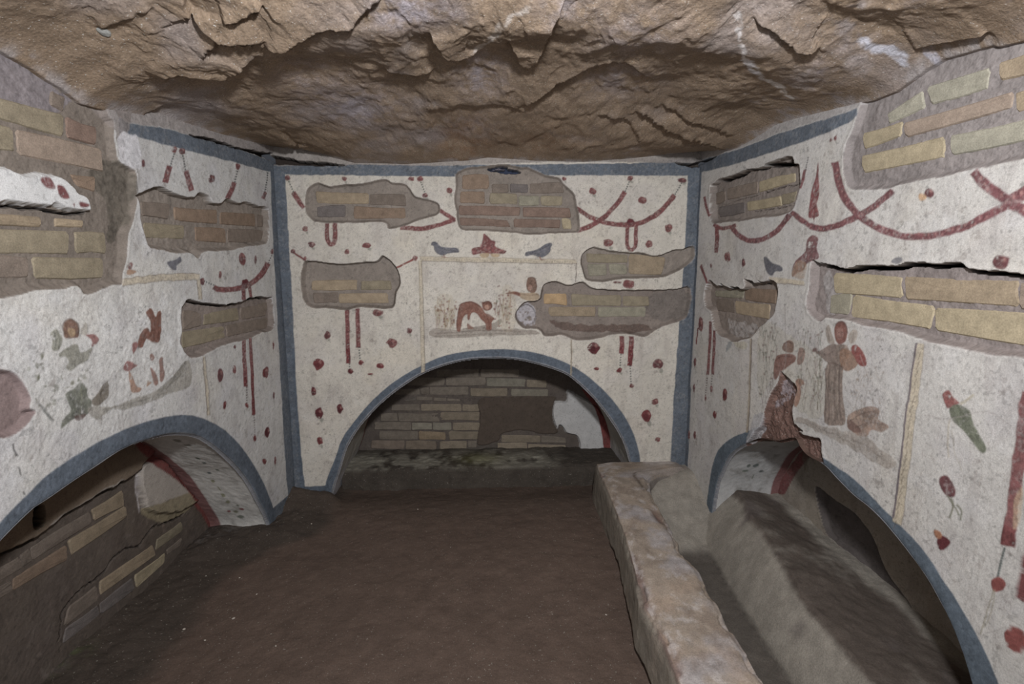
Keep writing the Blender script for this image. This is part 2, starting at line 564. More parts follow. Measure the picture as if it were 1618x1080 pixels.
def base_coat(w, col, stain=0.10, rough=0.0, seed=0, cool=0.0):
    U, V = w.U, w.V
    big = fbm(U, V, 0.35, 5, seed + 40)
    mid = fbm(U, V, 0.06, 4, seed + 41)
    fine = fbm(U, V, 0.008, 2, seed + 42)
    c = np.ones(U.shape + (3,)) * np.asarray(col)
    c *= (1 + stain * big + 0.06 * mid + 0.05 * fine)[..., None]
    warm = sstep(0.05, 0.5, fbm(U, V, 0.18, 4, seed + 43))[..., None] * 0.22
    c = c * (1 - warm) + c * np.array([1.02, 0.96, 0.84]) * warm
    vio = sstep(0.0, 0.45, fbm(U, V, 0.12, 4, seed + 44))[..., None] * (0.30 + cool)
    c = c * (1 - vio) + c * np.array([0.84, 0.83, 0.90]) * vio
    dirt = sstep(0.28, 0.6, fbm(U, V, 0.03, 5, seed + 45, 0.7))[..., None] * 0.45
    c = c * (1 - dirt) + S(128, 118, 112) * dirt
    # vertical hairline runs
    runs = sstep(0.35, 0.7, fbm(U * 9, V, 0.05, 3, seed + 46))[..., None] * 0.16
    c = c * (1 - runs) + S(140, 122, 114) * runs
    fl1 = sstep(0.42, 0.62, fbm(U, V, 0.012, 3, seed + 60, 0.6))[..., None] * sstep(-0.3, 0.3, mid)[..., None] * 0.5
    c = c * (1 - fl1) + np.asarray(col) * 0.30 * fl1
    sm = sstep(0.1, 0.5, fbm(U * 2.2, V, 0.09, 5, seed + 61, 0.6))[..., None] * 0.35
    c = c * (1 - sm) + np.asarray(col) * np.array([0.60, 0.57, 0.58]) * sm
    pal = sstep(0.15, 0.5, fbm(U, V, 0.07, 4, seed + 62, 0.6))[..., None] * 0.3
    c = c * (1 - pal) + np.asarray(col) * np.array([1.10, 1.12, 1.17]) * pal
    # fine crackle and scratches
    ck = np.abs(fbm(U * 1.3, V, 0.035, 4, seed + 47, 0.6)); ck2 = np.abs(fbm(U * 4, V * 0.6, 0.05, 4, seed + 48, 0.6))
    m = (sstep(0.022, 0.0, ck) * 0.30 + sstep(0.02, 0.0, ck2) * 0.22)[..., None] * sstep(-0.2, 0.4, fbm(U, V, 0.15, 3, seed + 49))[..., None]
    c = c * (1 - m) + S(118, 104, 96) * m
    w.C[:] = c; w.base = c.copy()
    w.H[:] = 0.004 * fbm(U, V, 0.3, 3, seed + 50) + (0.0011 + rough) * mid + (0.0004 + rough * 0.35) * fine


def flower(w, cx, cy, rx, ry, col=RED, name='painted_flower', leaf=False):
    pid = w.ell(cx, cy, rx, ry, col, name=name, wear=0.12, warp=1.2)
    w.ell(cx + rx * 0.3, cy - ry * 0.35, rx * 0.3, ry * 0.3, S(172, 116, 108), alpha=0.6, pid=pid)
    w.stroke([(cx, cy + ry * 0.8), (cx + rx * 0.3, cy + ry * 1.5), (cx + rx * 0.9, cy + ry * 2.0)], 0.8, OLIVE, alpha=0.5)
    w.ell(cx - rx * 0.2, cy + ry * 0.15, rx * 0.5, ry * 0.5, np.asarray(col) * 0.65, alpha=0.7, pid=pid)
    if leaf: w.ell(cx + rx * 0.6, cy + ry * 1.3, rx * 0.4, ry * 0.4, GREEN, alpha=0.5)
    return pid


def sprigs(w, region, n, cols, hmin=5, hmax=14, wpx=0.9, dots=True, alpha=0.55, lean=3, name=None):
    x0, y0, x1, y1 = region
    for i in range(n):
        x = random.uniform(x0, x1); y = random.uniform(y0, y1); h = random.uniform(hmin, hmax)
        dx = random.uniform(-lean, lean)
        w.stroke([(x, y), (x + dx * 0.4, y - h * 0.5), (x + dx, y - h)], wpx, cols[i % len(cols)], alpha=alpha, warp=0.4)
        if dots and i % 2 == 0:
            w.ell(x + dx, y - h, 1.7, 1.7, cols[(i + 1) % len(cols)], alpha=alpha, warp=0.5)


def proj(P3):
    q = P3 - EYE
    z = q @ _f
    return W_ / 2 + F * (q @ _r) / z, H_ / 2 - F * (q @ _u) / z


# =================================================================== BACK WALL
step = 0.0033
us = np.arange(XL - 0.012, XR + 0.012, step); vs = np.arange(-0.06, 1.70, step)
wb = Wall('wall_back', 'Y', D, -1, us, vs, 'frescoed back wall of the chamber with a blue-edged central arched niche', seed=100)
base_coat(wb, PLASTER, 0.13, seed=100)

back_out = T(*K6, [(178, 600), (180, 570), (215, 480), (240, 410), (290, 340), (350, 270), (430, 200), (530, 140), (640, 95), (800, 75), (950, 85), (1080, 125), (1180, 190), (1260, 270), (1320, 360), (1350, 440), (1362, 520), (1366, 660)])
back_in = T(*K6, [(190, 655), (206, 590), (226, 530), (250, 450), (290, 380), (330, 330), (400, 260), (480, 200), (560, 155), (680, 118), (800, 107), (920, 115), (1060, 155), (1130, 200), (1200, 270), (1260, 350), (1300, 420), (1320, 480), (1332, 540), (1336, 700)])
bo = smooth(back_out, False, 5); bi = smooth(back_in, False, 5)
# border strips
pb = wb.paint([(400, 255), (455, 258), (700, 261), (1000, 258), (1150, 245), (1150, 275), (1090, 277), (1000, 277), (900, 277), (700, 279), (560, 277), (455, 276), (400, 276)], BLUE, name='painted_blue_border', smooth_=False, var=0.22)
wb.paint([(400, 262), (450, 270), (455, 350), (463, 500), (470, 640), (478, 740), (482, 768), (520, 766), (530, 800), (420, 810)], BLUE, pid=pb, smooth_=False, var=0.22)
wb.paint([(1087, 270), (1130, 270), (1120, 760), (1058, 760), (1064, 640), (1074, 500), (1083, 380)], BLUE, pid=pb, smooth_=False, var=0.22)
pa = wb.paint(np.concatenate([bo, bi[::-1]]), BLUE, name='painted_arch_band', smooth_=False, warp=0.5, var=0.22, label='blue band painted around the central arch')
wb.paint(np.concatenate([bi, (bi + np.array([0, -2.2]))[::-1]]), S(165, 165, 172), alpha=0.6, smooth_=False, warp=0.6, pid=pa)
# frame of the picture panel
fr = wb.paint(T(*KZ, [(110, 318), (1320, 343), (1332, 373), (120, 353)]), CREAM, smooth_=False, name='painted_frame', alpha=0.75, label='cream and brown painted frame line around the hunting cupids')
wb.stroke(T(*KZ, [(120, 355), (1330, 376)]), 0.9, LINE, alpha=0.85, pid=fr)
wb.stroke(T(*KZ, [(110, 319), (1320, 343)]), 0.7, LINE, alpha=0.5, pid=fr)
for i in range(60):
    x = 120 + i * 20; wb.ell(*T(*KZ, [(x, 337 + i * 0.42 + 6 * math.sin(i * 1.3))])[0], 1.1, 1.0, LINE, alpha=0.35, warp=0.2)
wb.paint(T(*KZ, [(103, 350), (130, 352), (153, 1080), (156, 1290), (128, 1290), (122, 1080)]), CREAM, smooth_=False, alpha=0.7, pid=fr)
wb.stroke(T(*KZ, [(130, 352), (153, 1080), (156, 1290)]), 0.9, LINE, alpha=0.8, pid=fr)
wb.stroke(T(*KZ, [(105, 352), (124, 1080), (128, 1290)]), 0.7, LINE, alpha=0.6, pid=fr)
wb.stroke(T(*KZ, [(1328, 375), (1325, 520)]), 1.3, LINE, alpha=0.85, pid=fr)
wb.stroke(T(*KZ, [(1288, 950), (1290, 1080), (1286, 1250)]), 2.6, CREAM, alpha=0.8, pid=fr)
wb.stroke(T(*KZ, [(1288, 950), (1290, 1080), (1286, 1250)]), 1.0, LINE, alpha=0.9, pid=fr)
# garlands
for nm, K, pts, wd in [
    ('g', K5, [(545, 318), (570, 330), (640, 375), (720, 400), (820, 410), (900, 395), (980, 350), (1030, 300), (1065, 255)], 7.5),
    ('g', K5, [(560, 438), (580, 433), (640, 410), (700, 370), (760, 310), (810, 240)], 7.5),
    ('g', K5, [(822, 395), (820, 480), (826, 525), (845, 537), (862, 520), (866, 480), (868, 395)], 6.0),
    ('g', K4, [(208, 242), (228, 275), (262, 322)], 7.5),
    ('g', K4, [(383, 400), (384, 470), (395, 505), (410, 510), (422, 490), (425, 400)], 7.0),
    ('g', K4, [(760, 425), (800, 425), (870, 430), (960, 410), (1045, 380)], 7.0),
    ('g', K4, [(1045, 385), (1010, 362), (965, 335)], 6.5),
    ('s', K4, [(486, 840), (489, 960), (493, 1125)], 6.8),
    ('s', K4, [(540, 840), (542, 940), (545, 1045)], 7.2),
    ('s', K6, [(1290, 25), (1291, 60), (1288, 92)], 7.5),
    ('s', K6, [(1326, 25), (1325, 80), (1320, 137)], 8.0)]:
    wb.stroke(T(*K, pts), wd, RED, name='painted_garland' if nm == 'g' else 'painted_ribbon', wear=0.02, var=0.35)
wb.ell(*T(*K5, [(840, 395)])[0], 7, 5.5, RED_D)
for K, a, b in [(K5, (812, 235), (832, 188)), (K5, (1070, 250), (1102, 195)), (K4, (180, 175), (208, 238)), (K4, (868, 190), (890, 248)),
                (K6, (268, 100), (268, 150)), (K6, (303, 68), (308, 118)), (K6, (1287, 95), (1283, 145)), (K6, (1322, 138), (1325, 205))]:
    p = T(*K, [a, b]); wb.chain(p[0], p[1], S(70, 80, 78), 1.1)
wb.stroke(T(*K4, [(212, 552), (265, 590)]), 2.6, RED, wear=0.1)
wb.stroke(T(*K4, [(735, 635), (775, 615), (835, 585)]), 3.0, RED_B, wear=0.1)
for K, L in [(K5, [(838, 168, 17, 14), (1104, 178, 22, 13), (642, 237, 19, 17), (900, 283, 21, 20), (1035, 425, 18, 20), (722, 500, 27, 21), (932, 508, 17, 18), (495, 172, 12, 11), (650, 1045, 31, 30), (828, 715, 30, 22), (770, 706, 22, 5)]),
             (K4, [(177, 168, 14, 13), (472, 172, 14, 13), (817, 172, 16, 12), (863, 172, 15, 12), (890, 255, 14, 13), (1015, 232, 15, 17), (270, 430, 15, 15), (303, 512, 20, 15), (485, 548, 13, 14), (588, 515, 22, 15), (208, 545, 11, 14), (268, 585, 11, 11), (838, 583, 13, 13), (385, 980, 17, 18), (805, 957, 13, 15), (715, 1020, 28, 24), (645, 865, 30, 17)]),
             (K6, [(150, 130, 19, 21), (132, 232, 13, 15), (152, 315, 17, 19), (232, 300, 12, 16), (155, 420, 13, 15), (270, 158, 10, 9), (310, 125, 10, 10), (382, 137, 14, 11), (492, 5, 9, 9), (1428, 130, 18, 20), (1195, 148, 9, 7), (1417, 272, 13, 11), (1385, 325, 18, 22), (1425, 415, 10, 8), (1282, 155, 11, 9), (1327, 213, 8, 8), (345, 168, 10, 4)])]:
    for x, y, a, b in L:
        px, py = T(*K, [(x, y)])[0]
        flower(wb, px, py, a / K[2], b / K[2], RED if random.random() < 0.6 else RED_D, leaf=random.random() < 0.5)
# birds over the frame
wb.paint(T(*KZ, [(200, 225), (215, 204), (245, 208), (275, 238), (330, 250), (400, 252), (420, 285), (380, 290), (330, 297), (300, 312), (255, 300), (228, 270), (222, 240)]), BIRD, name='painted_bird', label='grey bird painted at the left end of the central frame', warp=0.4)
wb.paint(T(*KZ, [(275, 245), (330, 256), (395, 262), (350, 285), (300, 280)]), BIRD * 1.35, alpha=0.6, warp=0.4)
wb.stroke(T(*KZ, [(303, 305), (310, 325)]), 1.2, TERRA); wb.stroke(T(*KZ, [(285, 322), (325, 324)]), 0.8, TERRA)
wb.paint(T(*KZ, [(1143, 228), (1130, 212), (1095, 220), (1050, 250), (1000, 272), (935, 288), (938, 318), (990, 308), (1050, 325), (1090, 315), (1125, 282), (1132, 248)]), BIRD * 0.9, name='painted_bird', label='grey bird painted right of the red flower heap', warp=0.4)
wb.paint(T(*KZ, [(1085, 245), (1040, 275), (985, 295), (1050, 300), (1095, 280)]), BIRD * 1.3, alpha=0.5, warp=0.4)
wb.stroke(T(*KZ, [(1045, 318), (1060, 345)]), 1.3, TERRA); wb.stroke(T(*KZ, [(1050, 345), (1085, 342)]), 0.8, TERRA)
pf = wb.paint(T(*KZ, [(610, 138), (645, 160), (665, 190), (700, 205), (700, 240), (745, 262), (785, 275), (760, 300), (690, 293), (640, 300), (600, 290), (530, 307), (515, 265), (550, 245), (585, 240), (600, 190)]), RED, name='painted_flower_heap', label='heap of red roses painted between the two grey birds', warp=1.0, wear=0.03, var=0.5)
for i in range(26):
    a, b = random.uniform(530, 770), random.uniform(190, 300)
    if b > 190 + abs(a - 640) * 0.55:
        wb.ell(*T(*KZ, [(a, b)])[0], 2.4, 2.2, S(160, 104, 100), alpha=0.5, pid=pf)
        wb.ell(*T(*KZ, [(a + 8, b + 8)])[0], 1.3, 1.2, RED_D * 0.6, alpha=0.6, pid=pf)
for q in ([(580, 297), (650, 292), (640, 326), (592, 326)], [(668, 297), (735, 302), (722, 325), (672, 320)]):
    wb.paint(T(*KZ, q), S(178, 148, 104), alpha=0.8)
# cupid scene
wb.paint(T(*KZ, [(215, 878), (400, 885), (600, 862), (750, 880), (900, 880), (1020, 898), (1020, 922), (700, 935), (230, 950)]), S(148, 136, 124), alpha=0.85, name='painted_ground', warp=1.2)
wb.paint(T(*KZ, [(460, 880), (560, 860), (640, 845), (700, 830), (745, 800), (750, 830), (700, 880), (600, 895)]), S(132, 118, 106), alpha=0.7)
pc = wb.paint(T(*KZ, [(405, 893), (398, 840), (410, 770), (416, 710), (450, 675), (520, 667), (570, 690), (602, 722), (632, 770), (665, 790), (692, 795), (672, 830), (670, 888), (632, 892), (625, 842), (585, 800), (550, 757), (512, 762), (498, 812), (482, 800), (480, 768), (452, 792), (437, 850), (428, 900)]), TERRA, name='painted_cupid', label='brown cupid bending down, painted in the central panel', warp=0.5)
wb.ell(*T(*KZ, [(635, 700)])[0], 8.2, 8.0, TERRA * 0.85, pid=pc, warp=0.3)
wb.ell(*T(*KZ, [(637, 712)])[0], 4.0, 4.0, S(186, 140, 116), pid=pc, warp=0.3, alpha=0.8)
wb.paint(T(*KZ, [(483, 838), (505, 848), (530, 876), (488, 882)]), TERRA, alpha=0.8)
wb.paint(T(*KZ, [(600, 770), (640, 760), (692, 795), (690, 810), (640, 805)]), TERRA * 0.8, alpha=0.8)
pc2 = wb.paint(T(*KZ, [(952, 488), (1008, 488), (1022, 570), (992, 604), (944, 572)]), BROWN, name='painted_cupid', label='small cupid with outstretched arm beside the mortar hole', warp=0.4)
wb.ell(*T(*KZ, [(968, 560)])[0], 3.2, 4.5, S(176, 132, 112), alpha=0.7, warp=0.3)
wb.paint(T(*KZ, [(885, 602), (940, 602), (1020, 600), (1045, 640), (990, 668), (900, 645)]), S(168, 142, 108), pid=pc2, alpha=0.9)
wb.paint(T(*KZ, [(778, 606), (840, 590), (890, 600), (890, 628), (840, 612)]), TERRA, pid=pc2, warp=0.4)
x0, y0 = T(*KZ, [(240, 640)])[0]
sprigs(wb, (687, 490, 718, 520), 60, [S(150, 118, 88), S(120, 60, 56), S(160, 150, 110)], 6, 22, 0.9)
sprigs(wb, (782, 480, 808, 518), 46, [S(150, 118, 88), S(120, 60, 56), S(130, 134, 110)], 6, 26, 0.9)
wb.paint(T(*KZ, [(250, 640), (330, 610), (380, 660), (370, 860), (250, 880)]), S(176, 156, 120), alpha=0.22, warp=2)
wb.paint(T(*KZ, [(760, 560), (830, 560), (860, 700), (850, 880), (750, 880)]), S(176, 156, 120), alpha=0.25, warp=2)
for L, wd, cc in [([(415, 700), (450, 680), (520, 674), (590, 712)], 1.3, S(96, 54, 44)), ([(404, 885), (405, 800), (418, 720)], 1.2, S(96, 54, 44)), ([(440, 780), (470, 740), (520, 735)], 1.2, S(164, 112, 92)), ([(600, 690), (635, 664), (670, 690), (672, 715)], 1.4, S(84, 50, 42)),
                  ([(630, 775), (650, 830), (655, 885)], 1.2, S(96, 54, 44)), ([(560, 705), (610, 760), (640, 790)], 1.1, S(164, 112, 92)), ([(950, 490), (975, 482), (1010, 492), (1020, 560)], 1.5, S(92, 60, 50)), ([(785, 606), (840, 602), (890, 612)], 1.0, S(96, 54, 48)), ([(900, 610), (960, 620), (1035, 612)], 1.0, S(120, 90, 66)),
                  ([(230, 915), (420, 905), (640, 890), (900, 900)], 1.6, S(120, 104, 92)), ([(230, 938), (500, 925), (780, 915)], 1.3, S(120, 108, 96)), ([(205, 228), (222, 212), (248, 220)], 1.1, S(64, 64, 74)), ([(260, 250), (330, 268), (415, 283)], 1.1, S(70, 70, 80)), ([(1000, 280), (1060, 262), (1120, 228)], 1.1, S(66, 66, 76)), ([(940, 300), (1000, 292), (1050, 302)], 1.1, S(66, 66, 76))]:
    wb.stroke(T(*KZ, L), wd, cc, alpha=0.75, warp=0.4)
for K, (a, b) in [(KZ, (240, 400)), (KZ, (690, 830))]:
    for i in range(26):
        wb.ell(*T(*K, [(random.uniform(a, b), random.uniform(600 if a < 500 else 540, 880))])[0], 1.3, 1.5, random.choice([RED, RED_D, S(150, 110, 70)]), alpha=0.6, warp=0.6)
# mortar patches
p1 = wb.patch(T(*K4, [(275, 240), (300, 205), (340, 190), (400, 210), (460, 200), (560, 195), (680, 170), (720, 190), (780, 195), (810, 220), (840, 260), (900, 275), (960, 300), (965, 345), (920, 370), (860, 385), (800, 410), (750, 425), (700, 430), (690, 405), (640, 395), (560, 400), (440, 400), (330, 395), (290, 370), (270, 320)]), 0.018, MORTAR, edge=0.014, top=0.008)
p2 = wb.patch(T(*K4, [(252, 640), (270, 598), (330, 600), (450, 612), (570, 602), (640, 597), (672, 568), (715, 600), (750, 650), (765, 710), (740, 770), (730, 830), (690, 845), (560, 835), (480, 850), (380, 840), (300, 840), (260, 800), (245, 720)]), 0.032, MORTAR, edge=0.014, top=0.002)
p3 = wb.patch(T(*K3, [(140, 190), (200, 130), (300, 100), (400, 95), (500, 80), (560, 70), (700, 70), (850, 95), (960, 105), (1060, 150), (1150, 190), (1290, 215), (1360, 300), (1460, 400), (1490, 520), (1520, 700), (1510, 810), (1400, 830), (1200, 835), (950, 850), (800, 830), (600, 815), (400, 800), (250, 800), (170, 760), (150, 600), (120, 450), (140, 300)]), 0.016, MORTAR, edge=0.012, top=0.008)
p4 = wb.patch(T(*K5, [(580, 600), (600, 550), (650, 525), (720, 540), (800, 550), (900, 555), (980, 570), (1060, 540), (1110, 535), (1165, 520), (1168, 570), (1140, 610), (1080, 650), (1010, 680), (900, 685), (780, 690), (700, 705), (620, 700), (595, 670)]), 0.026, MORTAR, edge=0.013, top=0.002)
p5 = wb.patch(T(*K5, [(245, 860), (290, 812), (360, 800), (375, 760), (390, 720), (450, 700), (520, 720), (590, 705), (640, 735), (760, 745), (900, 745), (1000, 745), (1080, 740), (1148, 735), (1140, 860), (1110, 900), (1020, 930), (960, 960), (910, 990), (850, 975), (760, 975), (650, 1000), (560, 1005), (480, 980), (400, 985), (360, 950), (280, 940), (245, 900)]), 0.026, S(134, 124, 117), edge=0.014, top=0.002)
wb.deep(T(*K3, [(500, 105), (600, 85), (720, 90), (740, 115), (860, 130), (850, 165), (700, 168), (600, 150), (510, 128)]), 0.035, S(60, 66, 84))
wb.deep(T(*K3, [(530, 108), (600, 98), (690, 100), (700, 118), (600, 128)]), -0.03, S(120, 116, 124))
wb.paint(T(*K5, [(255, 850), (310, 815), (350, 850), (345, 920), (300, 930), (260, 900)]), S(186, 182, 190), alpha=0.7, wear=0.3, warp=3)
wb.deep(T(*K5, [(250, 855), (300, 820), (345, 850), (350, 905), (300, 930), (260, 905)]), 0.010)
wb.paint(T(*K5, [(420, 905), (560, 925), (760, 930), (900, 925), (960, 950), (880, 965), (700, 965), (500, 955)]), S(96, 72, 62), alpha=0.7, warp=3, wear=0.1)
wb.paint(T(*K5, [(930, 780), (1130, 750), (1135, 880), (960, 900)]), S(112, 104, 98), alpha=0.6, warp=4)
for K, pid, dp, L in [
    (K4, p1, 0.018, [((325, 240), (595, 250), (595, 300), (330, 295), 't'), ((605, 250), (785, 255), (790, 310), (605, 305), 'd'), ((330, 315), (475, 310), (475, 365), (335, 370), 'k'), ((520, 318), (785, 325), (785, 375), (520, 375), 'b')]),
    (K4, p2, 0.032, [((305, 700), (535, 695), (535, 742), (305, 745), 't'), ((560, 700), (710, 700), (715, 745), (560, 745), 'o'), ((310, 765), (435, 760), (435, 810), (315, 810), 'd'), ((445, 765), (695, 765), (700, 812), (445, 812), 't')]),
    (K3, p3, 0.016, [((215, 190), (500, 170), (510, 335), (220, 340), 'b'), ((545, 290), (720, 285), (725, 375), (550, 380), 'd'), ((750, 285), (940, 290), (940, 380), (750, 375), 'k'), ((970, 285), (1320, 262), (1340, 385), (970, 385), 'd'),
                     ((190, 375), (455, 370), (460, 500), (190, 490), 'b'), ((525, 390), (820, 395), (820, 505), (520, 500), 'o'), ((845, 420), (1065, 420), (1065, 520), (850, 520), 'g'), ((1090, 422), (1320, 425), (1320, 520), (1095, 515), 'o'),
                     ((175, 522), (855, 545), (850, 635), (180, 625), 'r'), ((890, 545), (1400, 555), (1420, 655), (890, 640), 'r'), ((190, 658), (710, 690), (740, 760), (200, 740), 'r'), ((790, 672), (1300, 682), (1300, 770), (790, 760), 'r'), ((1320, 668), (1410, 672), (1430, 780), (1340, 780), 'y')]),
    (K5, p4, 0.026, [((612, 555), (820, 565), (820, 602), (615, 600), 'o'), ((832, 562), (1020, 580), (1000, 665), (832, 665), 't'), ((618, 615), (710, 612), (715, 668), (625, 672), 'g'), ((728, 612), (815, 612), (820, 662), (732, 662), 'g')]),
    (K5, p5, 0.026, [((395, 765), (505, 765), (510, 822), (390, 812), 'O'), ((535, 770), (790, 777), (790, 827), (540, 822), 'o'), ((800, 780), (930, 780), (935, 827), (800, 827), 'o'), ((415, 832), (655, 837), (655, 882), (420, 877), 't'), ((670, 837), (915, 837), (915, 882), (675, 882), 'g')])]:
    for a, b, c, d, k in L:
        wb.brick(T(*K, [a, b, c, d]), bc[k], pid, dp)
# corner gaps above the blue border and the pale fringe
wb.paint([(400, 200), (1150, 200), (1150, 247), (1100, 258), (1000, 256), (860, 256), (700, 262), (560, 260), (455, 262), (400, 262)], S(146, 136, 130), smooth_=False, alpha=0.85, warp=1.5)
wb.deep([(420, 246), (445, 247), (480, 254), (530, 258), (548, 261), (500, 262), (445, 260), (420, 258)], 0.05, S(60, 52, 48))
wb.deep([(1064, 256), (1091, 258), (1125, 250), (1125, 262), (1100, 264), (1076, 261)], 0.05, S(60, 52, 48))
# damp dirt along the foot
wb.paint([(430, 800), (540, 790), (545, 850), (420, 850)], S(70, 60, 54), smooth_=False, alpha=0.95, warp=3)
poly_b = wb.opening(np.concatenate([bi, [(1000, 1000), (505, 1000)]]))
wb.build()

# =================================================================== SIDE WALL GRIDS


def ygrid(y0, y1, px, k=780.0):
    out = [y1]
    while out[-1] > y0:
        out.append(out[-1] - px * out[-1] ** 2 / k)
    out = out[::-1]
    near = list(np.linspace(-0.95, 0.2, 24)) + list(np.linspace(0.212, out[0] - 0.008, int((out[0] - 0.2) / 0.008)))
    return np.array(near + out)


usL = ygrid(0.86, D + 0.02, 1.05); vsL = np.arange(-0.08, 1.66, 0.0027)

# =================================================================== LEFT WALL
wl = Wall('wall_left', 'X', XL, 1, usL, vsL, 'frescoed left wall with exposed brick and a low blue-edged arch', seed=300)
base_coat(wl, PLASTER_L, 0.10, 0.0006, seed=300, cool=0.1)
left_out = T(*K2, [(-260, 1110), (-120, 1040), (0, 957), (100, 885), (200, 792), (340, 700), (500, 615), (650, 565), (750, 553), (830, 570), (920, 620), (1000, 710), (1060, 810), (1110, 930), (1118, 1000), (1120, 1130)])
left_in = T(*KL3, [(-260, 640), (-120, 560), (0, 472), (100, 390), (200, 325), (300, 255), (400, 190), (500, 125), (600, 85), (700, 62), (800, 70), (870, 110), (940, 170), (1000, 240), (1050, 330), (1090, 410), (1098, 470), (1100, 560)])


def to_px(w, poly):
    P3 = w.world(poly[:, 0], poly[:, 1], np.zeros(len(poly)))
    a, b = proj(P3); return np.stack([a, b], 1)


def complete(w, px_pts, ymin, far_first):
    """carry an arch outline past the picture edge by mirroring its far half"""
    P = w.poly(px_pts)
    if not far_first: P = P[::-1]           # now runs from the far foot to the near side
    k = int(np.argmax(P[:, 1])); far = P[:k + 1]
    P = P[P[:, 0] >= ymin]
    y0, z0 = P[-1]
    o = np.argsort(far[:, 1]); yf = np.interp(z0, far[o, 1], far[o, 0])
    c2 = y0 + yf
    m = far[::-1]; m = m[m[:, 1] < z0 - 0.004]
    m = np.stack([c2 - m[:, 0], m[:, 1]], 1)
    Q = np.concatenate([P, m]); Q = Q[Q[:, 1] > -0.12]
    q = to_px(w, Q)
    return q if far_first else q[::-1]


lo = complete(wl, smooth(left_out, False, 5), 1.0, False); li = complete(wl, smooth(left_in, False, 5), 1.0, False)

B, sd = wl.sdf(wl.poly([(-60, 470), (150, 455), (290, 470), (300, 560), (250, 640), (60, 760), (-60, 840)]), 0.05, 3)
wl.H[B] += sstep(-0.03, 0.03, -sd) * (0.0015 * fbm(wl.U[B], wl.V[B], 0.03, 4, 77) + 0.0007 * fbm(wl.U[B], wl.V[B], 0.008, 2, 78))
wl.C[B] *= 1 + 0.06 * sstep(-0.03, 0.03, -sd)[..., None] * np.array([1, 1.02, 1.06])
pbl = wl.paint(T(*KC, [(-60, 20), (0, 60), (300, 110), (520, 175), (760, 235), (1080, 352), (1090, 420), (1010, 410), (700, 325), (300, 225), (0, 145), (-58, 140)]), BLUE, name='painted_blue_border', smooth_=False, var=0.22)
wl.paint([(427, 262), (445, 262), (480, 800), (480, 830), (432, 830), (430, 803), (455, 782), (449, 712), (441, 560), (435, 440)], BLUE, pid=pbl, smooth_=False, var=0.22)
wl.paint(np.concatenate([lo, li[::-1]]), BLUE, name='painted_arch_band', label='blue band painted around the left arch', smooth_=False, warp=0.5, var=0.22)
fl = wl.paint(T(*KD, [(-40, 272), (0, 262), (200, 245), (380, 232), (520, 236), (520, 275), (440, 278), (200, 292), (0, 315), (-30, 318)]), CREAM, name='painted_frame', alpha=0.8, smooth_=False)
for L in ([(-40, 272), (200, 245), (380, 232), (520, 236)], [(-30, 318), (0, 315), (200, 292), (440, 278), (500, 278)]):
    wl.stroke(T(*KD, L), 0.9, LINE, alpha=0.7, pid=fl)
for i in range(26):
    wl.ell(*T(*KD, [(-20 + 20 * i, 292 - i * 1.6 + 8 * math.sin(i * 1.2))])[0], 1.3, 1.0, LINE, alpha=0.35, warp=0.2)
wl.stroke(T(*KD, [(512, 275), (520, 340), (528, 420)]), 6, CREAM, alpha=0.7, pid=fl)
wl.stroke(T(*KD, [(500, 275), (508, 340), (516, 420)]), 0.9, LINE, alpha=0.7, pid=fl); wl.stroke(T(*KD, [(526, 275), (533, 340), (538, 420)]), 0.9, LINE, alpha=0.7, pid=fl)
wl.stroke([(322, 563), (326, 610), (329, 656)], 4.5, CREAM, alpha=0.7, pid=fl); wl.stroke([(320, 563), (324, 610), (327, 656)], 0.9, LINE, alpha=0.8, pid=fl)
wl.stroke([(325, 563), (329, 610), (332, 656)], 0.9, LINE, alpha=0.7, pid=fl)
for K, pts, wd in [(KC, [(302, 370), (270, 490)], 9.5), (KC, [(420, 405), (440, 470), (462, 545)], 8.5), (KC, [(768, 485), (745, 545), (715, 605)], 8), (KC, [(990, 560), (972, 600)], 5),
                   (KD, [(620, 330), (660, 347), (760, 345), (830, 328), (890, 300), (960, 240), (1010, 160)], 8.5)]:
    wl.stroke(T(*K, pts), wd, RED, name='painted_garland', wear=0.03, var=0.35)
for pts, wd in [([(384.5, 455), (385, 474)], 6), ([(394, 452), (396, 470)], 5), ([(385, 533), (386.5, 575), (388, 611)], 6), ([(395, 533), (398, 590), (400.5, 655)], 5)]:
    wl.stroke(pts, wd, RED, name='painted_ribbon', wear=0.03, var=0.3)
for a, b in [((335, 285), (308, 370)), ((400, 300), (418, 395)), ((790, 390), (770, 482)), ((1005, 420), (985, 555))]:
    p = T(*KC, [a, b]); wl.chain(p[0], p[1], S(70, 74, 74), 1.2)
wl.chain((323, 444), (338, 450), S(70, 80, 78), 1.1); wl.chain((425, 415), (431, 400), S(70, 70, 74), 1.0); wl.chain((389.5, 612), (390, 636), S(80, 60, 60), 0.9); wl.chain((401, 656), (402.5, 690), S(80, 60, 60), 0.8)
wl.ell(387.5, 447, 5.5, 7, RED_D, warp=0.5)
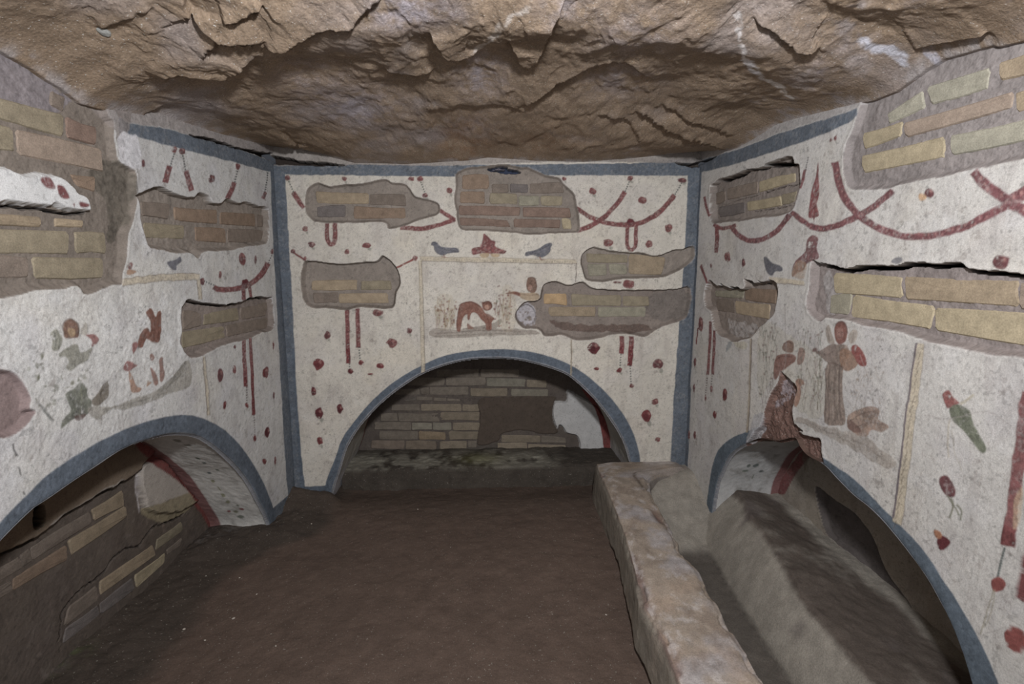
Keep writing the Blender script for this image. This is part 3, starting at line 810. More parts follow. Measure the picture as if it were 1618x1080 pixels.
for x, y, a, b in [(275.5, 236.5, 5, 5), (288, 239.5, 5, 6), (225, 258, 3, 7), (334.5, 283, 5, 6.5), (375.5, 262.5, 3.6, 4.5), (419, 307, 2.6, 5), (383.5, 408.5, 6, 10), (404, 410, 2.5, 6), (348, 434, 2.6, 6),
                   (205, 419, 4, 5), (320, 444, 4, 5.5), (431, 397, 2, 5), (349, 592, 4.2, 11), (370, 583, 3, 6.5), (419, 588, 4.5, 10), (355, 640, 2.5, 6.5), (431.5, 545, 1.8, 6.5), (432.5, 625, 1.8, 6), (422, 683, 4.2, 9), (402.5, 692, 2.4, 5.5), (417.5, 728, 3.5, 4), (434.5, 727, 1.8, 6.5), (371, 548, 2.3, 2.6), (390, 640, 2.6, 4), (424, 830, 1, 1)]:
    flower(wl, x, y, a, b, RED if random.random() < 0.5 else RED_D)
wl.paint(T(*KD, [(0, 205), (30, 200), (70, 228), (30, 238), (0, 235)]), S(170, 122, 78), alpha=0.8)
wl.paint(T(*KD, [(290, 152), (335, 142), (380, 112), (392, 150), (358, 175), (352, 212), (310, 192)]), BIRD, name='painted_bird', label='faded grey bird painted above the left wall frame', warp=1.0, wear=0.05)
# faded cupid scene
cu = wl.paint(T(*KE, [(415, 172), (440, 142), (475, 122), (520, 145), (540, 200), (537, 262), (500, 272), (465, 277), (418, 270)]), BROWN, name='painted_cupid', label='worn winged cupid painted on the left wall', warp=0.7)
wl.paint(T(*KE, [(455, 205), (500, 200), (512, 240), (485, 262), (460, 250)]), S(176, 146, 104), alpha=0.8, pid=cu)
wl.paint(T(*KE, [(345, 205), (385, 258), (402, 300), (372, 372), (328, 365), (322, 290), (308, 250)]), OLIVE * 1.2, alpha=0.7, wear=0.15, pid=cu)
wl.paint(T(*KE, [(558, 205), (585, 152), (612, 200), (600, 252), (555, 245)]), S(158, 148, 132), alpha=0.6, pid=cu)
wl.paint(T(*KE, [(595, 250), (660, 248), (705, 288), (682, 330), (642, 352), (636, 295)]), RED_B, alpha=0.85, wear=0.12, pid=cu)
wl.paint(T(*KE, [(378, 405), (440, 350), (520, 330), (545, 382), (600, 380), (642, 358), (622, 422), (580, 472), (510, 512), (470, 552), (430, 520), (462, 470), (440, 430), (390, 432)]), S(124, 122, 104), alpha=0.8, wear=0.12, warp=1.8, pid=cu)
bk = wl.paint(T(*KE, [(440, 740), (500, 690), (550, 648), (600, 690), (612, 770), (640, 790), (622, 882), (500, 932), (430, 985), (388, 1012), (420, 930), (462, 880), (455, 810)]), S(94, 98, 80), name='painted_basket', label='dark green basket shape under the worn cupid', alpha=0.9, wear=0.05, warp=2.0, var=0.4)
wl.paint(T(*KE, [(640, 792), (700, 705), (772, 628), (782, 742), (742, 792), (680, 832)]), S(108, 96, 78), alpha=0.9, warp=1.5, pid=bk)
wl.paint(T(*KE, [(500, 905), (600, 890), (560, 940), (520, 950)]), S(96, 62, 54), alpha=0.8, pid=bk)
wl.paint(T(*KE, [(620, 830), (800, 840), (960, 775), (1200, 690), (1300, 590), (1400, 470), (1450, 490), (1445, 660), (1300, 720), (1100, 800), (920, 860), (820, 850), (730, 900), (690, 940), (640, 900)]), S(146, 140, 128), alpha=0.8, name='painted_ground', warp=1.6, var=0.3)
wl.paint(T(*KE, [(1180, 700), (1300, 590), (1400, 470), (1400, 520), (1330, 620), (1210, 710)]), S(116, 112, 100), alpha=0.6, warp=1.6)
c2 = wl.paint(T(*KE, [(1082, 75), (1100, 45), (1130, 38), (1160, 105), (1178, 60), (1206, 70), (1200, 290), (1142, 316), (1092, 282), (1062, 352), (1020, 345), (1028, 280), (1060, 215), (1095, 190), (1120, 225), (1112, 130)]), TERRA * 0.85, name='painted_cupid', label='brown running cupid painted beside the mortar repair', warp=0.9)
for q, cc in [([(1190, 450), (1220, 436), (1232, 600), (1202, 630), (1192, 520)], TERRA), ([(1120, 515), (1160, 560), (1188, 640), (1155, 665), (1135, 600)], TERRA), ([(1115, 420), (1135, 405), (1152, 430), (1135, 465), (1118, 455)], TERRA),
              ([(948, 538), (975, 580), (1002, 662), (1052, 680), (1022, 716), (970, 716), (955, 640)], S(158, 112, 82)), ([(1098, 615), (1132, 640), (1088, 672)], S(166, 126, 92)), ([(905, 520), (935, 462), (1000, 490), (1020, 492), (985, 520), (940, 545)], RED_B), ([(975, 320), (1010, 312), (1020, 345), (1000, 380), (985, 405), (975, 370)], RED_B)]:
    wl.paint(T(*KE, q), cc, alpha=0.85, wear=0.1, pid=c2, warp=0.9)
for k in range(34):
    x, y = random.choice([(220, 450), (180, 600), (285, 560), (320, 800), (200, 810), (460, 660), (590, 600), (330, 680), (250, 650)])
    wl.ell(*T(*KE, [(x + random.gauss(0, 28), y + random.gauss(0, 28))])[0], random.uniform(1.2, 4), random.uniform(1.2, 5), OLIVE * random.uniform(0.7, 1.2), alpha=0.55, warp=2.5)
for k in range(8):
    wl.stroke(T(*KE, [(200 + 12 * k, 800 + 8 * k), (260 + 9 * k, 870 + 8 * k), (320 + 4 * k, 950 - 2 * k)]), 1.0, S(110, 112, 108), alpha=0.6)
for k in range(70):
    wl.ell(*T(*KE, [(random.uniform(520, 1350), random.uniform(60, 640))])[0], random.uniform(0.5, 1.6), random.uniform(0.8, 2.2), S(120, 118, 118), alpha=0.5, warp=2)
for a, b in [((22, 700), (27, 722)), ((29, 738), (33, 750)), ((38, 775), (39, 780))]:
    wl.stroke([a, b], 2.6, S(60, 58, 56), alpha=0.8)
for L, wd, cc in [([(415, 250), (412, 170), (470, 125), (535, 160), (540, 240)], 2.2, S(92, 66, 50)), ([(330, 230), (350, 290), (345, 350)], 1.4, S(90, 96, 84)), ([(360, 235), (380, 300), (370, 360)], 1.2, S(90, 96, 84)), ([(465, 215), (475, 218)], 1.2, S(80, 56, 46)), ([(490, 215), (500, 215)], 1.2, S(80, 56, 46)),
                  ([(1130, 60), (1150, 160), (1150, 300)], 2.2, S(104, 64, 52)), ([(1190, 80), (1185, 180), (1180, 290)], 1.8, S(96, 60, 50)), ([(1060, 230), (1050, 290), (1040, 340)], 1.6, S(96, 62, 52)), ([(470, 760), (500, 840), (470, 930)], 2.0, S(70, 76, 60)), ([(550, 680), (560, 780), (540, 900)], 2.0, S(120, 122, 96)), ([(700, 740), (740, 690), (768, 650)], 1.8, S(78, 70, 56)),
                  ([(720, 860), (900, 820), (1180, 730), (1380, 560)], 1.8, S(120, 116, 106)), ([(860, 850), (1000, 800), (1250, 720)], 1.4, S(110, 106, 96))]:
    wl.stroke(T(*KE, L), wd, cc, alpha=0.65, warp=1.0)
# mortar and brick areas
q1 = wl.patch([(-150, 0), (150, 60), (168, 172), (178, 190), (181, 218), (188, 255), (213, 269), (214, 300), (216, 329), (203, 369), (200, 404), (194, 431), (192, 449), (178, 451), (150, 462), (133, 465), (124, 453), (100, 455), (40, 463), (0, 471), (-60, 480), (-150, 485)], 0.013, S(126, 117, 109), edge=0.016, top=0.010, rough=0.0016,
              label='large grey mortar area with brick courses, upper left')
isl = wl.island(T(*KA, [(-600, 780), (0, 820), (90, 850), (180, 885), (300, 875), (430, 890), (530, 960), (560, 1010), (620, 1040), (652, 1130), (600, 1145), (500, 1130), (400, 1092), (350, 1115), (150, 1100), (0, 1085), (-600, 1060)]), 0.004, S(212, 212, 212), 'plaster_fragment', 'white plaster island with red spots amid the brickwork', M_PL)
wl.deep([(-60, 322), (0, 324.5), (50, 329), (78, 331), (111, 336.5), (131, 339), (144, 334)], 0.03, S(50, 46, 46), w=5)
for q in ([(280, 920), (338, 902), (375, 985), (320, 975)], [(388, 962), (440, 968), (482, 1045), (420, 1040)], [(555, 1075), (622, 1090), (602, 1112), (560, 1108)], [(505, 1085), (520, 1082), (515, 1110)]):
    wl.paint(T(*KA, q), RED, wear=0.02, name='painted_flower')
# gritty grey streak along the right edge of the mortar
wl.paint([(150, 270), (172, 255), (200, 262), (216, 285), (212, 320), (205, 352), (186, 385), (176, 372), (178, 330), (160, 300)], S(104, 96, 84), alpha=0.75, warp=5, var=0.5)
wl.paint([(-40, 75), (40, 95), (120, 160), (80, 172), (-40, 150)], S(134, 126, 134), alpha=0.7, warp=5)
q2 = wl.patch(T(*KC, [(66, 578), (140, 545), (230, 515), (300, 545), (380, 580), (480, 590), (520, 560), (580, 580), (620, 630), (680, 632), (720, 602), (800, 635), (850, 620), (940, 655), (1008, 670), (1015, 800), (1005, 905), (960, 930), (820, 945), (740, 972), (560, 980), (510, 1025), (460, 990), (330, 990), (250, 965), (170, 950), (130, 880), (105, 760), (95, 640)]), 0.024, MORTAR, edge=0.016, top=0.003)
q3 = wl.patch(T(*KD, [(420, 440), (440, 418), (500, 432), (560, 448), (700, 456), (830, 430), (880, 405), (1010, 402), (1040, 440), (1045, 620), (940, 660), (860, 700), (700, 740), (600, 785), (540, 820), (460, 830), (410, 780), (385, 720), (395, 640), (390, 560), (400, 480)]), 0.022, S(132, 122, 116), edge=0.014, top=0.002)
wl.deep(T(*KD, [(425, 428), (500, 440), (560, 452), (700, 460), (830, 436), (880, 412), (1000, 405)]), 0.02, S(60, 54, 50), w=3.2)
wl.patch([(-60, 560), (-10, 580), (20, 586), (34, 597), (45, 614), (50, 628), (49, 645), (58, 651), (45, 669), (36, 678), (15, 690), (-10, 692), (-60, 690)], 0.014, S(140, 124, 122), edge=0.01, top=0.006, label='round pinkish mortar repair at the left picture edge', rough=0.001)
for K, pid, dp, L in [
    (KA, q1, 0.013, [((-180, 290), (455, 460), (455, 605), (-180, 425), 'o'), ((480, 475), (690, 560), (680, 670), (480, 610), 'r'), ((-200, 480), (85, 550), (105, 720), (-200, 665), 'o'), ((120, 562), (720, 700), (735, 850), (140, 735), 'p'), ((370, 290), (465, 330), (450, 430), (365, 380), 'd'), ((510, 885), (680, 900), (672, 1000), (560, 960), 'b'),
                     ((-600, 180), (-220, 285), (-220, 410), (-600, 310), 'o'), ((-600, 410), (-230, 470), (-230, 650), (-600, 600), 't')]),
    (KB, q1, 0.013, [((-140, 262), (290, 288), (290, 345), (-140, 325), 't'), ((400, 295), (590, 310), (590, 350), (400, 347), 't'), ((-140, 375), (490, 390), (490, 535), (-140, 530), 'o'), ((535, 390), (745, 395), (755, 530), (550, 530), 'o'), ((-140, 560), (200, 570), (205, 710), (-140, 712), 'd'), ((240, 572), (730, 575), (735, 710), (260, 720), 'o'),
                     ((-600, 368), (-160, 375), (-160, 530), (-600, 530), 'b'), ((-600, 560), (-160, 562), (-160, 712), (-600, 715), 't')]),
    (KC, q2, 0.024, [((108, 622), (310, 640), (298, 740), (115, 715), 'd'), ((345, 672), (640, 690), (645, 775), (345, 752), 'b'), ((670, 700), (910, 710), (915, 795), (670, 782), 'b'), ((925, 715), (990, 725), (990, 800), (925, 795), 'd'), ((122, 772), (410, 790), (410, 885), (132, 875), 'o'), ((490, 805), (700, 815), (710, 910), (500, 905), 'b'), ((720, 815), (980, 830), (985, 915), (720, 907), 'd')]),
    (KD, q3, 0.022, [((405, 500), (530, 520), (535, 600), (405, 635), 'd'), ((550, 522), (790, 480), (800, 560), (550, 600), 'o'), ((812, 480), (1000, 442), (990, 530), (815, 558), 'd'), ((400, 652), (690, 612), (700, 690), (400, 760), 'o'), ((715, 605), (1000, 552), (1000, 622), (715, 680), 'd')])]:
    for a, b, c, d, k in L: wl.brick(T(*K, [a, b, c, d]), bc[k], pid, dp)
# pale fringe and dark gap over the border
wl.paint(T(*KC, [(-120, -60), (230, -60), (480, 40), (700, 100), (1100, 180), (1100, 340), (820, 245), (550, 170), (450, 155), (300, 108), (0, 58), (-60, 20)]), S(150, 140, 136), smooth_=False, alpha=0.9, warp=1.5)
wl.deep(T(*KC, [(430, 150), (560, 166), (700, 202), (820, 242), (1090, 292), (1090, 352), (950, 300), (760, 238), (520, 178)]), 0.06, S(58, 50, 46))
wl.paint([(150, 168), (215, 178), (205, 186), (195, 250), (186, 230), (180, 200)], S(140, 128, 122), alpha=0.7, warp=4)
wl.paint([(188, 212), (215, 216), (222, 258), (200, 265), (188, 250)], S(208, 206, 212), alpha=0.7, warp=4)
wl.opening(np.concatenate([li, to_px(wl, np.array([(wl.poly(li)[-1][0], -0.3), (wl.poly(li)[0][0], -0.3)]))]))
wl.build()

# =================================================================== RIGHT WALL
usR = ygrid(0.80, D + 0.02, 1.10); vsR = np.arange(-0.10, 1.66, 0.0027)
wr = Wall('wall_right', 'X', XR, -1, usR, vsR, 'frescoed right wall with brick patches and a broken blue-edged arch', seed=500)
base_coat(wr, S(196, 193, 189), 0.09, 0.0001, seed=500, cool=0.05)
ro = smooth([(1117, 860), (1117, 800), (1121, 760), (1131, 718), (1151, 695), (1182, 681), (1215, 672), (1262, 690), (1302, 724), (1349, 757), (1396, 804), (1450, 858), (1489, 913), (1528, 987), (1574, 1072), (1600, 1140), (1640, 1260)], False, 5)
ri = smooth([(1122, 900), (1124, 820), (1131, 769), (1139, 745), (1150, 722), (1164, 708), (1180, 700), (1201, 692), (1228, 696), (1255, 691), (1264, 705), (1276, 719), (1302, 734), (1322, 755), (1349, 782), (1372, 800), (1399, 827), (1434, 870), (1465, 913), (1489, 956), (1512, 998), (1532, 1033), (1555, 1076), (1580, 1140), (1620, 1260)], False, 5)
ro = complete(wr, ro, 0.93, True); ri = complete(wr, ri, 0.93, True)
pbr = wr.paint(T(*KR6, [(60, 520), (130, 505), (250, 470), (400, 410), (560, 360), (740, 300), (745, 330), (700, 365), (600, 410), (400, 480), (200, 545), (75, 572), (60, 572)]), BLUE, name='painted_blue_border', smooth_=False, var=0.22)
wr.paint([(1090, 262), (1109, 265), (1100, 440), (1092, 600), (1086, 760), (1060, 760), (1060, 500)], BLUE, pid=pbr, smooth_=False, var=0.22)
wr.paint(np.concatenate([ro, ri[::-1]]), S(92, 106, 120), name='painted_arch_band', label='blue band painted around the broken right arch', smooth_=False, warp=0.5, var=0.22)
# frames
f1 = wr.paint(T(*KR2, [(612, 84), (890, 112), (895, 146), (680, 136), (620, 100)]), CREAM, name='painted_frame', smooth_=False, alpha=0.8)
wr.stroke(T(*KR2, [(670, 136), (895, 148)]), 1.1, LINE, alpha=0.8, pid=f1)
wr.stroke(T(*KR2, [(476, 560), (470, 800), (462, 1080), (445, 1290)]), 3.6, S(170, 152, 126), alpha=0.8, pid=f1)
wr.stroke(T(*KR2, [(482, 560), (476, 800), (468, 1080), (452, 1290)]), 1.2, S(80, 66, 66), alpha=0.8, pid=f1)
f2 = wr.paint([(1448.5, 542), (1462, 543), (1450, 638), (1436, 735), (1424, 830), (1410, 822), (1422, 720), (1436, 620)], CREAM, name='painted_frame', label='cream painted frame post right of the robed figure', smooth_=False, alpha=0.85)
wr.stroke([(1449, 542), (1437, 620), (1423, 720), (1411, 818)], 3.2, S(96, 84, 100), alpha=0.85, pid=f2)
wr.stroke([(1462, 543), (1450, 638), (1436, 735), (1424, 830)], 0.9, LINE, alpha=0.6, pid=f2)
for i in range(20):
    wr.stroke([(1456 - i * 2.1, 556 + i * 14), (1453 - i * 2.1, 564 + i * 14), (1451.5 - i * 2.1, 568 + i * 14)], 1.3, LINE, alpha=0.55, pid=f2)
# garlands
for K, pts, wd, nm in [
    (KR6, [(648, 530), (665, 620), (700, 700), (760, 765), (850, 820), (950, 845), (1060, 840), (1180, 810), (1290, 760), (1380, 710), (1470, 640)], 11.5, 'painted_garland'),
    (KR6, [(890, 650), (820, 710), (760, 750), (680, 790), (600, 812), (545, 800)], 10, 'painted_garland'),
    (KR6, [(545, 800), (500, 772), (462, 740)], 8, 'painted_garland'),
    (KR1, [(285, 655), (340, 722), (420, 767), (500, 770), (580, 742), (660, 690), (720, 620), (768, 556)], 8, 'painted_garland'),
    (KR6, [(1235, 570), (1290, 630), (1380, 695), (1470, 745)], 17, 'painted_garland'),
    (KR6, [(1380, 705), (1420, 680), (1470, 655)], 20, 'painted_garland'),
    (KR1, [(165, 640), (167, 760), (160, 868)], 6.5, 'painted_ribbon'),
    (KR1, [(140, 640), (200, 668), (260, 665), (325, 645)], 6, 'painted_garland'),
    (KR1, [(65, 415), (82, 490), (108, 575)], 4, 'painted_garland'),
    (KR1, [(38, 965), (55, 1020), (82, 1090)], 3, 'painted_garland'),
    (KR1, [(888, 195), (872, 270), (850, 350)], 4, 'painted_garland'),
    (KR2, [(160, 430), (152, 640), (140, 845)], 4.6, 'painted_ribbon'),
    (KR2, [(190, 500), (185, 680), (176, 845)], 4.6, 'painted_ribbon'),
    (KR2, [(80, 0), (105, 60), (132, 135)], 3.2, 'painted_garland'),
    (KR2, [(62, 480), (55, 540), (48, 610)], 1.8, 'painted_ribbon')]:
    wr.stroke(T(*K, pts), wd, S(122, 62, 68) if wd > 7 else RED, name=nm, wear=0.04, var=0.4)
p = T(*KR1, [(910, 98), (893, 195)]); wr.chain(p[0], p[1], S(80, 76, 76), 1.1)
p = T(*KR2, [(135, 870), (122, 1000)]); wr.chain(p[0], p[1], S(90, 60, 60), 0.9)
p = T(*KR2, [(172, 855), (165, 935)]); wr.chain(p[0], p[1], S(80, 70, 70), 0.9)
wr.paint(T(*KR1, [(994, 125), (1000, 250), (1007, 400), (990, 480), (1007, 560), (970, 585), (966, 625), (955, 585), (918, 575), (928, 480), (938, 420), (948, 350), (975, 260)]), RED, name='painted_flower_spray', label='tall tapering red spray painted over the garland', wear=0.12, var=0.5)
sp = wr.paint(T(*KR1, [(955, 725), (1002, 760), (985, 830), (1005, 905), (960, 935), (905, 955), (880, 1005), (830, 1030), (785, 1065), (795, 960), (850, 905), (895, 850), (910, 760)]), S(118, 72, 74), name='painted_flower_spray', wear=0.15, var=0.5)
wr.paint(T(*KR2, [(800, 30), (840, -40), (910, -20), (900, 60), (880, 100), (800, 80)]), S(160, 128, 96), alpha=0.6, wear=0.1, pid=sp)
wr.paint(T(*KR1, [(552, 905), (580, 908), (620, 950), (665, 965), (705, 988), (700, 1020), (650, 1020), (620, 1052), (580, 1032), (556, 955)]), BIRD * 0.85, name='painted_bird', label='grey bird painted above the right wall frame', warp=0.7, wear=0.03)
wr.paint(T(*KR6, [(885, 955), (900, 935), (925, 932), (932, 950), (905, 962)]), BIRD, name='painted_bird', alpha=0.8)
for K, L in [(KR1, [(255, 900, 22, 42), (385, 950, 16, 34), (120, 975, 8, 20)]), (KR6, [(1045, 660, 22, 20), (1355, 955, 38, 28), (630, 436, 6, 6), (650, 428, 7, 10)]),
             (KR2, [(82, 455, 19, 60), (40, 745, 11, 36), (35, 948, 9, 30), (165, 958, 11, 28), (272, 995, 19, 48), (122, 1025, 7, 24)]), (KR7, [(50, 758, 6, 18), (25, 758, 5, 18), (140, 668, 8, 18)])]:
    for x, y, a, b in L:
        px, py = T(*K, [(x, y)])[0]; flower(wr, px, py, a / K[2], b / K[2], RED if random.random() < 0.5 else RED_D)
wr.paint(T(*KR6, [(1005, 660), (1030, 668), (1030, 685), (1005, 690)]), S(200, 150, 90), alpha=0.8)
wr.paint(T(*KR2, [(300, 590), (335, 590), (310, 640), (280, 670)]), S(120, 128, 134), alpha=0.6)
wr.paint(T(*KR2, [(345, 590), (440, 590), (440, 640), (380, 640)]), S(188, 178, 144), alpha=0.5, warp=2)
# robed figure scene
wr.paint(T(*KR7, [(500, 690), (560, 688), (640, 720), (735, 745), (820, 765), (900, 840), (955, 880), (930, 912), (850, 880), (760, 820), (640, 760), (560, 722)]), S(158, 146, 134), alpha=0.8, name='painted_ground', warp=2.5, var=0.3)
wr.paint(T(*KR7, [(350, 260), (520, 340), (620, 420), (640, 660), (520, 650), (430, 470), (340, 600)]), S(178, 170, 146), alpha=0.35, warp=3)
fg = wr.paint(T(*KR7, [(650, 430), (668, 380), (692, 352), (738, 358), (748, 400), (722, 460), (716, 560), (728, 692), (700, 716), (635, 702), (640, 560), (638, 470)]), S(140, 122, 110), name='painted_robed_figure', label='winged robed figure painted on the right wall', warp=0.7, var=0.35)
wr.paint(T(*KR7, [(585, 374), (612, 382), (650, 358), (690, 350), (684, 400), (652, 432), (610, 402)]), S(140, 122, 112), pid=fg, warp=0.6)
wr.ell(*T(*KR7, [(592, 378)])[0], 3.5, 3, S(120, 84, 84), pid=fg)
wr.paint(T(*KR7, [(680, 275), (700, 250), (728, 254), (739, 290), (730, 335), (702, 352), (684, 322)]), S(134, 84, 72), pid=fg, warp=0.6)
wr.paint(T(*KR7, [(690, 285), (715, 280), (722, 310), (705, 330), (692, 318)]), S(160, 116, 104), alpha=0.8, pid=fg, warp=0.4)
wr.paint(T(*KR7, [(640, 290), (654, 264), (670, 308), (684, 345), (652, 346)]), S(156, 140, 126), pid=fg, alpha=0.85)
wr.paint(T(*KR7, [(742, 318), (765, 284), (786, 300), (776, 332), (755, 348)]), S(166, 152, 138), pid=fg, alpha=0.85)
wr.paint(T(*KR7, [(705, 380), (735, 370), (780, 400), (785, 440), (745, 472), (712, 450)]), S(150, 112, 86), pid=fg, alpha=0.9)
wr.paint(T(*KR7, [(758, 358), (782, 354), (818, 400), (824, 445), (795, 448), (775, 420), (760, 390)]), RED_B, pid=fg, wear=0.1)
wr.paint(T(*KR7, [(740, 672), (790, 642), (850, 630), (886, 650), (872, 690), (916, 715), (900, 742), (842, 740), (820, 766), (760, 748), (735, 722)]), S(146, 116, 96), name='painted_foliage', label='brown foliage painted at the robed figure feet', warp=1.5, alpha=0.9, var=0.5)
wr.paint(T(*KR7, [(735, 690), (760, 700), (800, 740), (745, 738)]), S(110, 72, 62), alpha=0.7, warp=1.5)
f3 = wr.paint(T(*KR7, [(445, 362), (470, 333), (496, 346), (492, 388), (455, 382)]), BROWN, name='painted_robed_figure', label='partly lost figure painted left of the winged robed figure', warp=0.6, alpha=0.9)
wr.paint(T(*KR7, [(412, 420), (440, 395), (500, 398), (502, 430), (450, 468), (425, 500), (408, 505)]), S(136, 96, 84), pid=f3)
wr.paint(T(*KR7, [(520, 372), (548, 378), (540, 430), (512, 442)]), S(144, 112, 98), pid=f3, alpha=0.9)
wr.paint(T(*KR7, [(508, 515), (530, 505), (546, 530), (530, 542), (526, 600), (505, 632), (495, 600), (512, 560)]), S(156, 112, 88), pid=f3, alpha=0.9)
sprigs(wr, (1200, 520, 1228, 640), 60, [S(120, 110, 98), S(110, 70, 66), GREEN], 5, 18, 1.0, alpha=0.5)
sprigs(wr, (1265, 540, 1300, 655), 80, [S(104, 108, 94), S(110, 78, 70), S(130, 124, 100)], 8, 24, 1.0, alpha=0.5, lean=6)
sprigs(wr, (1345, 590, 1395, 660), 34, [S(120, 112, 100), S(150, 130, 110)], 6, 18, 0.9, alpha=0.45, lean=7)
for k in range(16):
    a, b = random.choice([(885, 430), (840, 480), (755, 560), (815, 580), (870, 560), (865, 770), (905, 470)])
    wr.ell(*T(*KR7, [(a + random.gauss(0, 9), b + random.gauss(0, 9))])[0], 1.8, 1.8, S(110, 104, 100), alpha=0.5)
for L, wd, cc in [([(660, 440), (652, 560), (655, 690)], 2.0, S(104, 88, 80)), ([(685, 430), (680, 560), (684, 700)], 1.6, S(110, 94, 84)), ([(706, 440), (702, 560), (708, 690)], 1.8, S(100, 84, 78)),
                  ([(642, 460), (640, 580), (637, 700)], 1.4, S(96, 78, 74)), ([(650, 432), (690, 440), (722, 455)], 1.8, S(98, 74, 68)), ([(600, 385), (640, 400), (680, 380)], 1.6, S(104, 84, 80)),
                  ([(668, 470), (668, 600), (672, 690)], 1.2, S(170, 154, 138)), ([(695, 465), (692, 600), (696, 690)], 1.2, S(170, 154, 138)), ([(684, 262), (706, 248), (732, 262), (740, 300)], 2.2, S(96, 56, 50)), ([(698, 300), (704, 300)], 1.2, S(70, 44, 40)), ([(714, 298), (720, 298)], 1.2, S(70, 44, 40)), ([(700, 322), (714, 322)], 1.0, S(96, 50, 46)),
                  ([(646, 280), (655, 310), (660, 340)], 1.0, S(110, 96, 88)), ([(768, 295), (764, 320), (758, 345)], 1.0, S(120, 104, 94)), ([(416, 425), (445, 405), (490, 408)], 1.8, S(96, 60, 54)), ([(450, 350), (472, 340), (490, 350)], 1.8, S(90, 64, 54)),
                  ([(745, 700), (800, 665), (870, 650)], 1.6, S(104, 80, 68)), ([(760, 730), (830, 705), (905, 715)], 1.6, S(104, 80, 68)), ([(740, 690), (780, 680), (850, 690)], 1.4, S(176, 148, 122))]:
    wr.stroke(T(*KR7, L), wd, cc, alpha=0.7, warp=0.8)
for L in ([(500, 700), (620, 730), (760, 800), (900, 860)], [(560, 700), (700, 750), (860, 830)], [(640, 745), (780, 790), (930, 895)]):
    wr.stroke(T(*KR7, L), 3.0, S(130, 118, 108), alpha=0.4, warp=2)
for L, wd, cc in [([(1215, 650), (1270, 720), (1340, 825)], 1.6, S(66, 72, 54)), ([(1240, 632), (1290, 710), (1345, 815)], 1.4, S(136, 140, 112))]:
    wr.stroke(T(*KR7, L), wd, cc, alpha=0.7, warp=0.8)
# green leaf and flowers in the right panel
lf = wr.paint(T(*KR7, [(1198, 640), (1230, 620), (1284, 646), (1302, 710), (1357, 812), (1340, 840), (1310, 812), (1250, 732), (1210, 692)]), S(102, 108, 86), name='painted_leaf', label='large green leaf painted right of the frame post', warp=0.8, var=0.4)
wr.paint(T(*KR7, [(1163, 572), (1190, 553), (1216, 590), (1242, 615), (1215, 628), (1190, 642), (1170, 605)]), RED_B, pid=lf, wear=0.1)
wr.stroke(T(*KR7, [(1245, 620), (1275, 600), (1305, 575)]), 4, S(184, 172, 140), alpha=0.7)
wr.stroke(T(*KR7, [(1200, 690), (1185, 780), (1190, 860)]), 3, S(180, 168, 146), alpha=0.6)
wr.stroke(T(*KR7, [(1205, 740), (1220, 850), (1245, 920)]), 1.4, S(170, 160, 140), alpha=0.6)
wr.paint(T(*KR7, [(1148, 952), (1180, 938), (1212, 990), (1216, 1032), (1186, 1034), (1156, 1002)]), RED_D, name='painted_flower', wear=0.03)
for L in ([(1185, 1030), (1215, 1080), (1235, 1120)], [(1200, 1040), (1210, 1075), (1190, 1130)], [(1225, 1070), (1245, 1100), (1240, 1140)]):
    wr.stroke(T(*KR7, L), 3, OLIVE, alpha=0.8)
pp = wr.paint(T(*KR8, [(985, 475), (1010, 480), (1032, 500), (1022, 522), (990, 537), (975, 502)]), RED_D, name='painted_flower', wear=0.03)
wr.paint(T(*KR8, [(963, 455), (990, 462), (995, 485), (972, 485)]), S(170, 112, 76), pid=pp)
rb = wr.paint(T(*KR8, [(1325, -110), (1380, -110), (1350, 120), (1305, 400), (1288, 528), (1235, 512), (1262, 330), (1300, 20)]), S(128, 68, 68), name='painted_ribbon', label='broad red painted ribbon at the right picture edge', smooth_=False, wear=0.06, var=0.4, warp=1.5)
wr.paint(T(*KR8, [(1290, 330), (1325, 280), (1320, 400), (1285, 450)]), S(186, 156, 120), alpha=0.6, pid=rb)
p = T(*KR8, [(1250, 530), (1222, 640)]); wr.chain(p[0], p[1], S(80, 90, 88), 2.0, 4)
wr.paint(T(*KR8, [(1200, 655), (1225, 640), (1255, 665), (1245, 700), (1210, 705)]), RED_B, name='painted_flower')
wr.stroke(T(*KR8, [(1210, 700), (1180, 790), (1160, 880)]), 2, S(150, 140, 110), alpha=0.7)
wr.stroke(T(*KR8, [(1215, 700), (1195, 800), (1170, 850)]), 1.4, S(150, 140, 110), alpha=0.7)
wr.paint(T(*KR8, [(1258, 870), (1290, 845), (1345, 880), (1340, 940), (1310, 955), (1270, 930)]), RED_B, name='painted_flower', wear=0.05)
wr.paint(T(*KR8, [(1345, 520), (1305, 660), (1300, 710), (1322, 748), (1380, 720), (1380, 520)]), S(128, 68, 68), name='painted_ribbon', wear=0.05)
